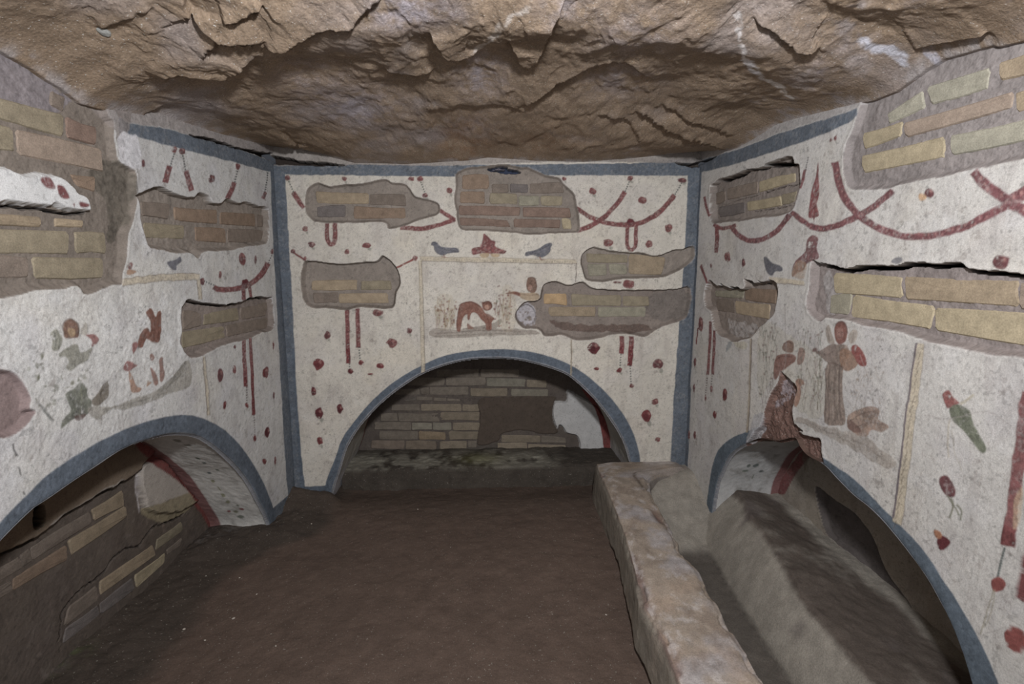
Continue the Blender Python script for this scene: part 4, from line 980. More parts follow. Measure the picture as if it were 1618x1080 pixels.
# lost plaster
r1 = wr.patch(T(*KR1, [(115, 330), (150, 298), (190, 268), (300, 240), (400, 200), (480, 190), (560, 160), (640, 120), (740, 88), (785, 95), (800, 145), (838, 160), (848, 260), (845, 350), (820, 440), (790, 510), (740, 550), (640, 580), (500, 590), (380, 610), (250, 620), (130, 630), (113, 560), (110, 430)]), 0.026, S(136, 127, 121), edge=0.014, top=0.003)
for q in ([(560, 150), (700, 128), (745, 88), (788, 98), (792, 140), (700, 172), (570, 180)], [(803, 152), (838, 158), (832, 198), (808, 192)], [(182, 272), (300, 246), (395, 208), (330, 255), (200, 292)], [(390, 196), (480, 180), (560, 178), (480, 200)]):
    wr.deep(T(*KR1, q), 0.035, S(40, 34, 32))
wr.deep(T(*KR1, [(500, 385), (640, 345), (805, 297)]), 0.02, S(60, 50, 46), w=2.2)
wr.deep(T(*KR1, [(420, 532), (560, 518), (700, 488), (785, 465)]), 0.02, S(60, 50, 46), w=1.8)
wr.deep(T(*KR1, [(190, 482), (300, 445), (500, 385)]), 0.015, S(70, 60, 56), w=1.2)
r2 = wr.patch(T(*KR2, [(108, 250), (118, 170), (148, 110), (200, 148), (270, 160), (400, 180), (430, 150), (420, 95), (480, 130), (560, 122), (640, 118), (675, 148), (688, 230), (665, 330), (640, 390), (590, 440), (540, 480), (480, 550), (400, 575), (340, 590), (290, 560), (220, 530), (180, 460), (160, 350), (125, 320)]), 0.026, S(134, 124, 117), edge=0.014, top=0.003)
for q in ([(150, 110), (210, 150), (218, 162), (170, 140)], [(225, 130), (270, 160), (300, 182), (250, 165)], [(310, 150), (410, 180), (400, 190), (330, 172)], [(430, 95), (500, 132), (535, 138), (470, 135)], [(520, 105), (580, 138), (550, 138)], [(610, 105), (672, 138), (668, 150), (630, 130)]):
    wr.deep(T(*KR2, q), 0.03, S(44, 38, 36))
wr.paint(T(*KR2, [(250, 430), (330, 420), (420, 450), (480, 470), (430, 540), (320, 550), (260, 490)]), S(176, 170, 168), alpha=0.6, wear=0.3, warp=5)
r3 = wr.patch(T(*KR3, [(58, 870), (75, 760), (115, 670), (150, 560), (200, 430), (300, 300), (560, 100), (900, -60), (1341, -150), (2600, -300), (2600, 700), (1500, 825), (1341, 860), (1150, 900), (950, 940), (800, 980), (640, 1000), (400, 1060), (200, 1078), (100, 1070), (62, 980)]), 0.014, S(140, 133, 131), edge=0.014, top=0.006, label='grey mortar area with yellow bricks, upper right')
r4 = wr.patch(T(*KR4, [(20, 60), (80, 82), (200, 102), (240, 118), (400, 98), (600, 102), (700, 78), (850, 68), (900, 85), (1080, 78), (1180, 112), (1250, 128), (1618, 158), (2100, 200), (2400, 260), (2400, 990), (2100, 900), (1618, 800), (1400, 765), (1200, 730), (1000, 690), (850, 650), (650, 590), (400, 540), (250, 500), (130, 490), (75, 515), (0, 465), (-28, 380), (-5, 240)]), 0.020, S(138, 129, 126), edge=0.012, top=0.002, label='long grey mortar strip with yellow bricks, right wall')
wr.deep(T(*KR4, [(80, 90), (140, 108), (200, 118), (250, 134), (400, 112), (600, 118), (700, 92), (850, 82), (900, 102), (1080, 94), (1150, 106), (1200, 142), (1400, 158), (1618, 178), (2100, 215)]), 0.045, S(24, 22, 24), w=7.5)
wr.paint(T(*KR4, [(75, 150), (110, 140), (130, 250), (170, 260), (150, 450), (90, 440), (60, 300)]), S(168, 162, 160), alpha=0.7, warp=4, wear=0.1)
wr.deep(T(*KR4, [(720, 342), (860, 360), (1000, 376), (1110, 384), (1180, 378), (1350, 390)]), 0.02, S(70, 60, 56), w=1.6)
wr.opening(np.concatenate([ri, to_px(wr, np.array([(wr.poly(ri)[-1][0], -0.3), (wr.poly(ri)[0][0], -0.3)]))]))
r5 = wr.patch(T(*KR5, [(428, 122), (460, 150), (528, 212), (538, 260), (512, 370), (520, 480), (560, 555), (640, 585), (700, 600), (712, 700), (722, 790), (640, 800), (500, 800), (300, 780), (170, 700), (160, 650), (200, 600), (240, 540), (280, 500), (310, 400), (350, 280), (400, 200)]), 0.018, S(118, 94, 86), edge=0.02, top=0.006, rough=0.003, name='exposed_tuff', label='reddish rough rock exposed above the broken arch', mat=M_TUFF)
B, sd = wr.sdf(wr.poly(T(*KR5, [(428, 122), (538, 260), (512, 370), (520, 480), (560, 555), (700, 600), (722, 790), (300, 780), (190, 640), (280, 500), (350, 280)])), 0.02, 1)
ww = sstep(0, 0.01, -sd)
wr.H[B] += ww * (0.005 * fbm(wr.U[B], wr.V[B], 0.02, 4, 91, 0.7) - 0.004 * sstep(0.60, 0.50, wr.V[B]))
wr.C[B] *= 1 + (ww * 0.35 * fbm(wr.U[B], wr.V[B], 0.008, 3, 92))[..., None]
wr.deep(T(*KR5, [(448, 150), (480, 178), (525, 214)]), 0.04, S(30, 26, 26), w=4)
wr.deep(T(*KR5, [(522, 492), (545, 530), (572, 552)]), 0.03, S(40, 34, 32), w=4)
wr.paint(T(*KR5, [(240, 430), (300, 420), (285, 520), (230, 600), (190, 640), (180, 590), (215, 500)]), S(176, 174, 178), alpha=0.75, warp=3)
wr.paint(T(*KR5, [(420, 190), (470, 200), (480, 290), (400, 340), (350, 370), (370, 300)]), S(176, 168, 178), alpha=0.55, wear=0.35, warp=5)
for K, pid, dp, L in [
    (KR1, r1, 0.026, [((250, 352), (500, 292), (495, 380), (255, 440), 'd'), ((510, 290), (800, 222), (800, 292), (510, 375), 'y'), ((135, 395), (235, 370), (235, 452), (140, 478), 'd'), ((180, 502), (390, 462), (390, 540), (190, 578), 'k'), ((415, 462), (680, 410), (690, 480), (420, 530), 'y'), ((692, 402), (812, 372), (790, 452), (697, 478), 'o')]),
    (KR2, r2, 0.026, [((195, 192), (420, 192), (410, 250), (200, 235), 'g'), ((430, 170), (670, 190), (660, 292), (430, 265), 'b'), ((205, 252), (345, 270), (350, 368), (215, 342), 'd'), ((352, 272), (620, 302), (612, 405), (357, 370), 't')]),
    (KR3, r3, 0.014, [((185, 845), (770, 715), (762, 840), (200, 955), 'y'), ((192, 692), (470, 598), (462, 690), (208, 788), 'y'), ((370, 545), (612, 378), (630, 500), (382, 602), 'G'), ((485, 605), (1250, 392), (1250, 500), (500, 700), 'p'), ((655, 352), (1090, 222), (1082, 350), (680, 465), 'G'), ((1165, 172), (1700, 20), (1700, 180), (1175, 300), 't'), ((815, 705), (1550, 525), (1550, 680), (830, 830), 'G'), ((1290, 385), (1800, 260), (1800, 400), (1290, 520), 't'), ((1600, 510), (2300, 340), (2300, 500), (1600, 670), 'y')]),
    (KR4, r4, 0.020, [((180, 152), (690, 172), (682, 330), (185, 295), 'y'), ((705, 182), (1580, 215), (1562, 400), (722, 345), 't'), ((1592, 222), (2250, 262), (2250, 480), (1582, 405), 'p'), ((160, 312), (312, 312), (293, 465), (150, 455), 'g'), ((325, 322), (930, 402), (912, 560), (308, 475), 'y'), ((945, 412), (1950, 490), (1950, 740), (945, 580), 'y')])]:
    for a, b, c, d, k in L: wr.brick(T(*K, [a, b, c, d]), bc[k], pid, dp)
# fringe over border
wr.paint([(1090, 200), (1360, 100), (1372, 160), (1354, 170), (1287, 192), (1228, 211), (1173, 233), (1128, 246), (1090, 262)], S(160, 154, 152), smooth_=False, alpha=0.85, warp=1.5)
wr.deep([(1095, 257), (1112, 254), (1134, 246), (1118, 256), (1100, 262)], 0.05, S(50, 44, 42))
# hairline cracks
for L in ([(1462, 655), (1500, 662), (1560, 650), (1618, 690)], [(1360, 560), (1372, 600), (1366, 640)], [(1560, 1000), (1590, 990), (1618, 985)], [(1240, 480), (1243, 560), (1236, 600)]):
    wr.stroke(L, 1.0, S(150, 140, 136), alpha=0.7)
wr.build()

# =================================================================== NICHES


def soffit(name, wall, front, depth, parent, seed, col, label=None, painter=None, nw=70, sub=None):
    """barrel of an arched niche: the opening outline carried back into the wall"""
    P = wall.poly(front)
    d = np.r_[0, np.cumsum(np.linalg.norm(np.diff(P, axis=0), axis=1))]
    n = int(d[-1] / 0.0045)
    t = np.linspace(0, d[-1], n)
    u = np.interp(t, d, P[:, 0]); v = np.interp(t, d, P[:, 1])
    nrm = np.stack([np.gradient(v), -np.gradient(u)], 1); nrm /= np.linalg.norm(nrm, axis=1, keepdims=True) + 1e-9
    w = np.linspace(0.0005, depth + 0.02, nw)
    TT, WW = np.meshgrid(t, w)
    bump = 0.004 * fbm(TT, WW, 0.09, 4, seed) + 0.0012 * fbm(TT, WW, 0.012, 3, seed + 1)
    bump *= sstep(0, 0.06, WW)
    U = u[None, :] + nrm[None, :, 0] * bump; V = v[None, :] + nrm[None, :, 1] * bump
    P3 = wall.world(U, V, -WW)
    c = np.ones(TT.shape + (3,)) * np.asarray(col)
    c *= (1 + 0.12 * fbm(TT, WW, 0.12, 4, seed + 2) + 0.08 * fbm(TT, WW, 0.015, 3, seed + 3))[..., None]
    dirt = sstep(0.1, 0.6, fbm(TT, WW, 0.05, 5, seed + 4, 0.6))[..., None] * 0.5
    c = c * (1 - dirt) + S(120, 114, 106) * dirt
    pid = np.zeros(TT.shape, np.int32); parts = [None]
    if painter: painter(TT, WW, V, P3, c, pid, parts)
    Nn = grid_normals(P3).reshape(-1, 3)
    q = np.arange(TT.size).reshape(TT.shape)
    q = np.stack([q[:-1, :-1], q[:-1, 1:], q[1:, 1:], q[1:, :-1]], -1).reshape(-1, 4)
    cen = np.array([P[:, 0].mean(), P[:, 1].min()])
    cw = wall.world(np.array([cen[0]]), np.array([cen[1] + 0.1]), np.array([-depth / 2]))[0]
    Pw = P3.reshape(-1, 3)
    mid = q[len(q) // 2]
    fn = np.cross(Pw[mid[1]] - Pw[mid[0]], Pw[mid[3]] - Pw[mid[0]])
    if fn @ (cw - Pw[mid[0]]) < 0: q = q[:, ::-1]; 
    sg = np.sign(((cw - Pw) * Nn).sum(1)); sg[sg == 0] = 1
    # keep orientation uniform
    if (sg > 0).mean() < 0.5: Nn = -Nn
    cc = np.clip(c.reshape(-1, 3), 0.002, 0.9)
    pf = pid.ravel()[q].max(1)
    root = mesh_np(name, Pw, q[pf == 0], cc, M_PL, parent, Nn, label=label)
    for k in range(1, len(parts)):
        f = q[pf == k]
        if len(f) < 3: continue
        uu, inv = np.unique(f, return_inverse=True)
        mesh_np(parts[k], Pw[uu], inv.reshape(f.shape), cc[uu], M_PL, root, Nn[uu])
    return root


def soffit_marks(marks, extra=None, stripe=None, rock=None):
    """marks: (centre traced point, size along arch, size across, colour, part name) placed on the nearest spot of the barrel"""
    def f(TT, WW, V, P3, c, pid, parts):
        PX, PY = proj(P3)
        fn = fbm(TT, WW, 0.01, 3, 5) * 0.003
        for (x, y), a, b, col, nm in marks:
            k = np.argmin((PX - x) ** 2 + (PY - y) ** 2)
            t0 = TT.ravel()[k]; w0 = WW.ravel()[k]
            sd = np.sqrt(((TT - t0) / a) ** 2 + ((WW - w0) / b) ** 2) - 1 + fn * 90
            al = sstep(-0.15, 0.15, -sd)[..., None] * 0.85
            c[:] = c * (1 - al) + np.asarray(col) * al
            if nm:
                parts.append(nm); pid[sd < 0] = len(parts) - 1
        if stripe:
            al = sstep(stripe - 0.004, stripe + 0.002, WW + 0.002 * fbm(TT, WW, 0.03, 3, 9))[..., None] * 0.85
            c[:] = c * (1 - al) + desat(S(130, 58, 54)) * al
            parts.append('painted_red_stripe'); pid[WW > stripe] = len(parts) - 1
        al = sstep(0.012, 0.004, WW + fn * 0.5)[..., None] * 0.8
        c[:] = c * (1 - al) + S(96, 102, 112) * al
        if extra: extra(TT, WW, V, P3, c)
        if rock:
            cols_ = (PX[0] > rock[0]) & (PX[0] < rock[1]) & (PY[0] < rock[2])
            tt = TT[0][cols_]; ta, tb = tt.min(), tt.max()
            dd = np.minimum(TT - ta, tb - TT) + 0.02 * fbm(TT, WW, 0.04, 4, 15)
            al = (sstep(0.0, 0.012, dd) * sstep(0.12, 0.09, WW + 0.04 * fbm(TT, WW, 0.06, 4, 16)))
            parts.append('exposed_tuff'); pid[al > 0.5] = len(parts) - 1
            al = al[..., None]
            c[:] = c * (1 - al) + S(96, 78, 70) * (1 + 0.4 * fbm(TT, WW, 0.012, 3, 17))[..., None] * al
    return f


# ---- back niche
niche_b = wb.root
base_dirt = S(70, 62, 56)


def back_extra(TT, WW, V, P3, c):
    a = sstep(0.16, 0.03, V + 0.02 * fbm(TT, WW, 0.05, 3, 8))[..., None] * 0.7
    c[:] = c * (1 - a) + S(178, 176, 184) * a


soffit('arch_soffit', wb, bi, DR - D, niche_b, 610, S(172, 168, 160), painter=soffit_marks([], back_extra, DR - D - 0.012), nw=90)
wn = Wall('niche_wall', 'Y', DR, -1, np.arange(-0.86, 0.86, 0.0036), np.arange(0.02, 0.86, 0.0036), 'brick rear wall of the central niche', seed=620, parent=niche_b, mat=M_MO)
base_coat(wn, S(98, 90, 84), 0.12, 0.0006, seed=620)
wn.H[:] -= 0.012
wn.island(T(*KB8, [(940, 215), (1050, 275), (1180, 350), (1240, 400), (1340, 560), (1420, 900), (1250, 900), (950, 890), (940, 872), (1020, 855), (1052, 790), (1044, 690), (1020, 645), (930, 620), (905, 575), (862, 550), (842, 590), (800, 470), (798, 380), (830, 325), (925, 325)]), 0.010, S(196, 194, 192), 'plaster_fragment', 'white plaster left at the right side of the central niche', M_PL)
wn.paint(T(*KB8, [(1080, 215), (1190, 375), (1240, 520), (1270, 680), (1290, 850), (1330, 850), (1345, 700), (1330, 580), (1290, 440), (1140, 250)]), S(136, 58, 54), name='painted_red_stripe', smooth_=True, warp=0.6)
wn.island(T(*KB8, [(108, 305), (400, 285), (805, 278), (815, 330), (800, 400), (800, 520), (850, 622), (700, 632), (600, 612), (500, 600), (322, 632), (282, 705), (100, 742), (85, 640), (112, 500)]), -0.006, S(88, 78, 70), 'mud_render', 'smooth dark mud render between the brick panels', M_MO, edge=0.004)
wn.paint(T(*KB8, [(-900, 760), (-300, 740), (90, 740), (280, 730), (300, 880), (930, 880), (1300, 890), (1300, 1000), (-900, 1000)]), S(92, 84, 76), alpha=0.8, smooth_=False, warp=5)
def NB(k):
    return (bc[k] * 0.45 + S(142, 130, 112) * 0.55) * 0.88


for a, b, c, d, k in [((980, 112), (1395, 108), (1395, 192), (980, 195), 'd'), ((700, 232), (795, 215), (792, 290), (715, 282), 'd'), ((805, 212), (1210, 210), (1210, 293), (805, 290), 'd'), ((665, 315), (830, 320), (830, 351), (665, 350), 'd'), ((845, 325), (980, 330), (980, 358), (845, 355), 'd'), ((990, 335), (1125, 345), (1125, 360), (990, 358), 'd'), ((540, 350), (655, 318), (655, 350), (545, 362), 'k'),
                      ((400, 400), (690, 395), (695, 465), (395, 460), 'd'), ((710, 390), (1140, 395), (1140, 465), (710, 462), 't'), ((1155, 400), (1330, 400), (1330, 467), (1155, 465), 't'), ((285, 500), (450, 490), (455, 572), (280, 570), 'd'), ((470, 490), (900, 492), (905, 575), (475, 572), 'd'), ((915, 478), (1330, 480), (1325, 562), (915, 562), 't'),
                      ((215, 590), (600, 590), (600, 668), (212, 662), 'd'), ((615, 592), (825, 600), (825, 665), (615, 662), 'G'), ((837, 590), (1030, 590), (1030, 667), (837, 665), 'G'), ((1050, 590), (1345, 595), (1340, 667), (1055, 667), 't'), ((265, 683), (675, 690), (675, 767), (265, 767), 'd'), ((690, 683), (970, 690), (970, 770), (690, 767), 'O'), ((1010, 687), (1320, 690), (1310, 767), (1015, 770), 't'),
                      ((185, 783), (530, 787), (530, 868), (178, 862), 'r'), ((550, 790), (870, 790), (870, 870), (550, 870), 'b'), ((915, 790), (1195, 790), (1195, 870), (915, 872), 't'), ((1215, 790), (1300, 790), (1300, 852), (1215, 852), 'd'),
                      ((430, 232), (690, 232), (700, 290), (430, 290), 'd'), ((560, 112), (960, 112), (960, 192), (560, 192), 'd')]:
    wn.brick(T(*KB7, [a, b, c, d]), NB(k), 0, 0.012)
for a, b, c, d, k in [((175, 102), (540, 112), (540, 182), (175, 177), 'G'), ((555, 120), (740, 128), (740, 190), (555, 187), 't'), ((20, 202), (370, 202), (370, 272), (25, 272), 't'), ((410, 207), (755, 212), (755, 272), (410, 272), 'g'),
                      ((320, 642), (680, 652), (680, 712), (315, 707), 't'), ((695, 648), (920, 672), (930, 717), (695, 707), 'd'), ((280, 717), (555, 717), (555, 772), (280, 772), 't'), ((570, 732), (920, 742), (930, 797), (570, 787), 't'), ((290, 802), (630, 812), (630, 872), (290, 862), 't'), ((660, 812), (930, 807), (930, 872), (660, 872), 'd'),
                      ((-300, 20), (100, 20), (100, 90), (-300, 90), 'd'), ((120, 20), (480, 20), (480, 92), (120, 92), 'd')]:
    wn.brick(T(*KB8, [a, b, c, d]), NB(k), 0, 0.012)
wn.build()

# ---- left niche
soffit('arch_soffit', wl, li, XL - XLR, wl.root, 630, S(206, 203, 198), nw=60, painter=soffit_marks(
    [((312, 724), 0.012, 0.006, GREEN, 'painted_leaf'), ((322, 731), 0.010, 0.007, S(96, 104, 100), 'painted_leaf'), ((331, 747), 0.009, 0.009, S(84, 96, 96), 'painted_leaf'), ((343, 742), 0.008, 0.006, GREEN, 'painted_leaf'),
     ((336, 760), 0.012, 0.006, OLIVE * 1.4, 'painted_leaf'), ((346, 772), 0.016, 0.004, OLIVE * 1.5, 'painted_leaf'), ((352, 782), 0.012, 0.008, OLIVE * 1.5, 'painted_leaf'), ((361, 792), 0.010, 0.009, OLIVE * 1.2, 'painted_leaf'),
     ((383, 804), 0.009, 0.009, RED, 'painted_flower'), ((362, 808), 0.008, 0.008, RED, 'painted_flower'), ((372, 808), 0.010, 0.010, OLIVE, 'painted_leaf'), ((380, 816), 0.010, 0.014, S(110, 116, 104), 'painted_leaf'), ((375, 798), 0.006, 0.006, GREEN, 'painted_leaf'),
     ((280, 696), 0.014, 0.010, S(120, 118, 108), 'painted_leaf'), ((296, 703), 0.008, 0.012, S(110, 110, 100), 'painted_leaf')], None, XL - XLR - 0.030))
wnl = Wall('niche_wall', 'X', XLR, 1, ygrid(0.95, D + 0.06, 1.7), np.arange(-0.14, 0.72, 0.0034), 'brick rear wall of the left niche', seed=640, parent=wl.root, mat=M_MO)
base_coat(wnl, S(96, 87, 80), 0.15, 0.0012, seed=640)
wnl.H[:] -= 0.010
wnl.island(T(*KL5, [(-900, 1050), (-400, 860), (0, 690), (200, 600), (400, 452), (600, 322), (800, 215), (960, 120), (1000, 60), (1100, -300), (-900, -300)]), 0.016, S(120, 106, 92), 'plaster_fragment', 'brownish plaster over the brick courses of the left niche', M_PL)
wnl.deep(T(*KL5, [(-400, 890), (0, 715), (200, 622), (400, 470), (600, 342), (800, 235), (940, 148)]), 0.04, S(30, 26, 24), w=3.6)
wnl.deep(T(*KL5, [(195, 380), (265, 350), (272, 480), (200, 520)]), 0.05, S(24, 22, 22))
wnl.paint(T(*KL5, [(330, 470), (600, 300), (830, 175), (850, 195), (620, 318), (360, 480)]), S(168, 158, 148), alpha=0.8, warp=2)
wnl.island([(221, 742), (240, 728), (262, 728), (290, 765), (306, 782), (312, 790), (290, 806), (262, 812), (232, 806), (225, 790)], 0.008, S(164, 156, 148), 'plaster_fragment', 'pale plaster beside the red stripe in the left niche', M_PL)
wnl.paint(T(*KL6, [(580, 82), (700, 40), (850, -5), (885, 60), (822, 125), (700, 168), (640, 160), (572, 112)]), S(140, 126, 94), alpha=0.9, warp=2)
wnl.paint([(206, 703), (243, 736), (280, 761), (303, 788), (323, 812), (336, 834), (356, 838), (342, 814), (323, 786), (303, 759), (272, 730), (235, 696)], S(130, 58, 54), name='painted_red_stripe', warp=0.8)
wnl.stroke(T(*KL5, [(985, 110), (990, 230), (1005, 320), (1015, 400)]), 2.5, S(176, 168, 168), alpha=0.8, wear=0.1)
wnl.deep(T(*KL6, [(90, 800), (92, 720), (180, 610), (350, 470), (400, 390), (490, 330), (560, 310), (640, 200), (700, 185), (830, 120)]), 0.02, S(34, 30, 28), w=2.6)
wnl.deep(T(*KL6, [(85, 800), (75, 870), (60, 900)]), 0.02, S(34, 30, 28), w=2.0)
for a, b, c, d, k in [((150, 708), (215, 662), (230, 742), (170, 787), 'd'), ((225, 652), (640, 398), (650, 480), (235, 742), 'd'), ((660, 385), (875, 252), (885, 350), (680, 452), 't'), ((495, 602), (895, 362), (905, 430), (512, 700), 't'), ((90, 882), (475, 642), (482, 735), (100, 950), 'b'), ((-200, 1050), (80, 890), (90, 955), (-200, 1130), 'd'), ((-200, 920), (140, 722), (160, 792), (-200, 1010), 'd')]:
    wnl.brick(T(*KL5, [a, b, c, d]), bc[k] * 0.78, 0, 0.010)  # brick tone lowered: the niche's shade is put into the colour
for a, b, c, d, k in [((310, 530), (622, 312), (645, 370), (305, 610), 't'), ((650, 282), (800, 172), (805, 222), (642, 345), 'o'), ((515, 500), (700, 362), (692, 420), (530, 570), 'y'), ((112, 692), (282, 560), (290, 640), (88, 805), 'd'), ((712, 342), (800, 270), (790, 312), (720, 365), 'd'), ((300, 668), (500, 515), (512, 580), (310, 730), 'k'), ((95, 822), (290, 680), (300, 735), (82, 905), 'k')]:
    wnl.brick(T(*KL6, [a, b, c, d]), bc[k] * 0.78, 0, 0.010)  # same shade painted into the lower bricks
wnl.build()

# ---- right niche
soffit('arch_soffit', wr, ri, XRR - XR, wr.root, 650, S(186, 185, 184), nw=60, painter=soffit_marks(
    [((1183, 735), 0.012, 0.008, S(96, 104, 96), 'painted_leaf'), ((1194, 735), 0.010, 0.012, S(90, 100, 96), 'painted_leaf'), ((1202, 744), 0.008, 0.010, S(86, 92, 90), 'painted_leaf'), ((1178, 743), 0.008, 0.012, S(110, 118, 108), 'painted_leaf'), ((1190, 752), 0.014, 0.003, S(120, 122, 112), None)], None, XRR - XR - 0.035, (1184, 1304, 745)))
wnr = Wall('niche_wall', 'X', XRR, -1, ygrid(0.85, D + 0.06, 1.6), np.arange(-0.05, 0.78, 0.0034), 'plastered rear wall of the right niche', seed=660, parent=wr.root)
base_coat(wnr, S(150, 142, 132), 0.15, 0.0008, seed=660)
wnr.paint([(1268, 712), (1255, 728), (1244, 742), (1235, 756), (1226, 776), (1240, 780), (1250, 762), (1262, 742), (1284, 716)], S(126, 66, 66), name='painted_red_stripe', warp=0.6)
wnr.patch([(1290, 768), (1320, 790), (1350, 810), (1380, 850), (1400, 900), (1440, 960), (1390, 935), (1350, 880), (1310, 850), (1296, 810)], 0.014, S(92, 86, 84), edge=0.02, top=0.01)
wnr.paint([(1270, 745), (1300, 720), (1420, 830), (1500, 960), (1500, 700), (1300, 640)], S(110, 98, 84), alpha=0.6, warp=3)
wnr.build()

# ledge at the foot of the back niche
def box_surface(name, x0, x1, y0, y1, zt, zb, n, col, mat, parent, seed, amp=0.01, label=None, white=None):
    """a lumpy step: front face and top as one folded surface"""
    nx = int((x1 - x0) / 0.006); hf = zt - zb; L = hf + (y1 - y0)
    s = np.linspace(0, L, n); xs = np.linspace(x0, x1, nx)
    X, Sg = np.meshgrid(xs, s)
    r = 0.02
    Y = np.where(Sg < hf, y0 + 0.02 * (Sg / hf), y0 + 0.02 + (Sg - hf) * (y1 - y0 - 0.02) / (y1 - y0))
    Z = np.where(Sg < hf, zb + Sg, zt)
    e = np.exp(-((Sg - hf) / 0.02) ** 2)
    Z = Z - 0.008 * e; Y = Y + 0.008 * e
    a = amp * fbm(X, Sg, 0.07, 5, seed, 0.6)
    Y = Y - a; Z = Z + a * 0.8
    P = np.stack([X, Y, Z], -1)
    c = np.ones(X.shape + (3,)) * np.asarray(col) * (1 + 0.2 * fbm(X, Sg, 0.05, 4, seed + 1))[..., None]
    if white is not None: white(X, Sg - hf, c)
    q = np.arange(X.size).reshape(X.shape)
    q = np.stack([q[:-1, :-1], q[:-1, 1:], q[1:, 1:], q[1:, :-1]], -1).reshape(-1, 4)
    ob = mesh_np(name, P.reshape(-1, 3), q, np.clip(c.reshape(-1, 3), 0.002, .9), mat, parent, label=label)
    return ob


def ledge_white(X, s, c):
    m = sstep(0.45, 0.25, X) * np.exp(-((s - 0.12) / 0.13) ** 2) * sstep(-0.45, 0.05, fbm(X, s * 0.6, 0.06, 4, 33, 0.5))
    m = np.clip(m * sstep(-0.015, 0.015, s), 0, 1)[..., None] * 0.8
    c[:] = c * (1 - m) + S(150, 146, 134) * m
    g = np.exp(-((X + 0.05) / 0.12) ** 2) * np.exp(-((s - 0.14) / 0.08) ** 2)
    c[:] = c * (1 - 0.5 * g[..., None]) + S(110, 108, 62) * 0.5 * g[..., None]


box_surface('niche_ledge', -0.76, 0.76, 2.47, DR + 0.02, 0.080, -0.04, 90, S(72, 66, 60), M_SOIL, wb.root, 700, 0.014, 'dark earthen ledge with a crumbled whitish edge in the central niche', ledge_white)

# =================================================================== CEILING
bl = [(0, 80), (55, 111), (76, 127), (102, 142), (129, 164), (162, 173), (200, 176), (251, 180), (307, 199), (356, 213), (411, 225.5), (433, 230)]
br = [(1106, 240), (1154, 238), (1180, 226), (1228, 197), (1265, 186), (1340, 168), (1380, 158), (1413, 145), (1443, 123), (1487, 97), (1543, 82), (1618, 64)]
bb = [(433, 231), (480, 238), (530, 250), (560, 257), (640, 259), (740, 254), (770, 249), (841, 254), (923, 256), (984, 251), (1045, 245), (1106, 239)]
Lp = sorted([(hitX(x, y, XL)[1], hitX(x, y, XL)[2]) for x, y in bl])
Rp = sorted([(hitX(x, y, XR)[1], hitX(x, y, XR)[2]) for x, y in br])
Bp = sorted([(hitY(x, y, D)[0], hitY(x, y, D)[2]) for x, y in bb])
ys = [D + 0.06]
while ys[-1] > 0.70: ys.append(ys[-1] - 1.0 * 1.35 * ys[-1] ** 2 / (780 * 0.5))
ys = ys[::-1]
ys = np.array(list(np.linspace(-0.95, ys[0] - 0.02, 60)) + ys)
xs = np.linspace(XL - 0.08, XR + 0.08, 900)
X, Y = np.meshgrid(xs, ys)
zL = np.interp(Y, [a for a, b in Lp], [b for a, b in Lp]); zR = np.interp(Y, [a for a, b in Rp], [b for a, b in Rp]); zB = np.interp(X, [a for a, b in Bp], [b for a, b in Bp])
tx = np.clip((X - XL) / (XR - XL), 0, 1)
tx2 = tx
side = zL * (1 - tx) + zR * tx
zBlin = Bp[0][1] * (1 - tx) + Bp[-1][1] * tx
zLe = np.interp(D, [a for a, b in Lp], [b for a, b in Lp]); zRe = np.interp(D, [a for a, b in Rp], [b for a, b in Rp])
near = np.exp(-np.maximum(D - Y, 0) / 0.30)
Z = side + (zB - (zLe * (1 - tx) + zRe * tx)) * near
edge = np.minimum(np.minimum(X - XL, XR - X), D - Y)
am = sstep(0.0, 0.16, edge) * 0.94 + 0.06
Z = Z + 0.20 * (1 - np.exp(-np.maximum(2.31 - Y, 0) / 0.6)) * np.clip(4 * tx * (1 - tx), 0, 1) ** 0.7
Z0 = Z.copy()


def hitC(px, py):
    z = 1.6
    for _ in range(6):
        p = hitZ(px, py, z)
        i = min(max(np.searchsorted(xs, p[0]), 0), len(xs) - 1); j = min(max(np.searchsorted(ys, p[1]), 0), len(ys) - 1)
        z = 0.5 * z + 0.5 * Z0[j, i]
    return hitZ(px, py, z)


# rock relief
wx = 0.06 * fbm(X, Y, 0.25, 3, 801); wy = 0.06 * fbm(X, Y, 0.25, 3, 802)
R = 0.020 * fbm(X + wx, Y + wy, 0.42, 3, 803)
R += 0.022 * fbm(X * 1.15 + wx, Y * 0.75 + wy, 0.17, 5, 804, 0.52)
rd = ridged(X * 1.2 + wx * 1.5, Y * 0.7 + wy * 1.5, 0.20, 4, 805)
R += -0.009 * np.maximum(rd, 0) ** 1.5
# terraced flakes
ter = fbm(X * 1.1 + wx * 2, Y * 0.7 + wy * 2, 0.14, 4, 806, 0.6) * 3.0
fl_ = ter - np.floor(ter)
R += 0.0035 * (np.floor(ter) + sstep(0.72, 1.0, fl_)) / 3 * 2
R += 0.0022 * fbm(X, Y, 0.018, 3, 807)
R += 0.0 * np.exp(-(((X - 0.1) / 0.5) ** 2 + ((Y - 1.2) / 0.5) ** 2)) 
Z = Z + R * am
cdark = np.zeros(X.shape)


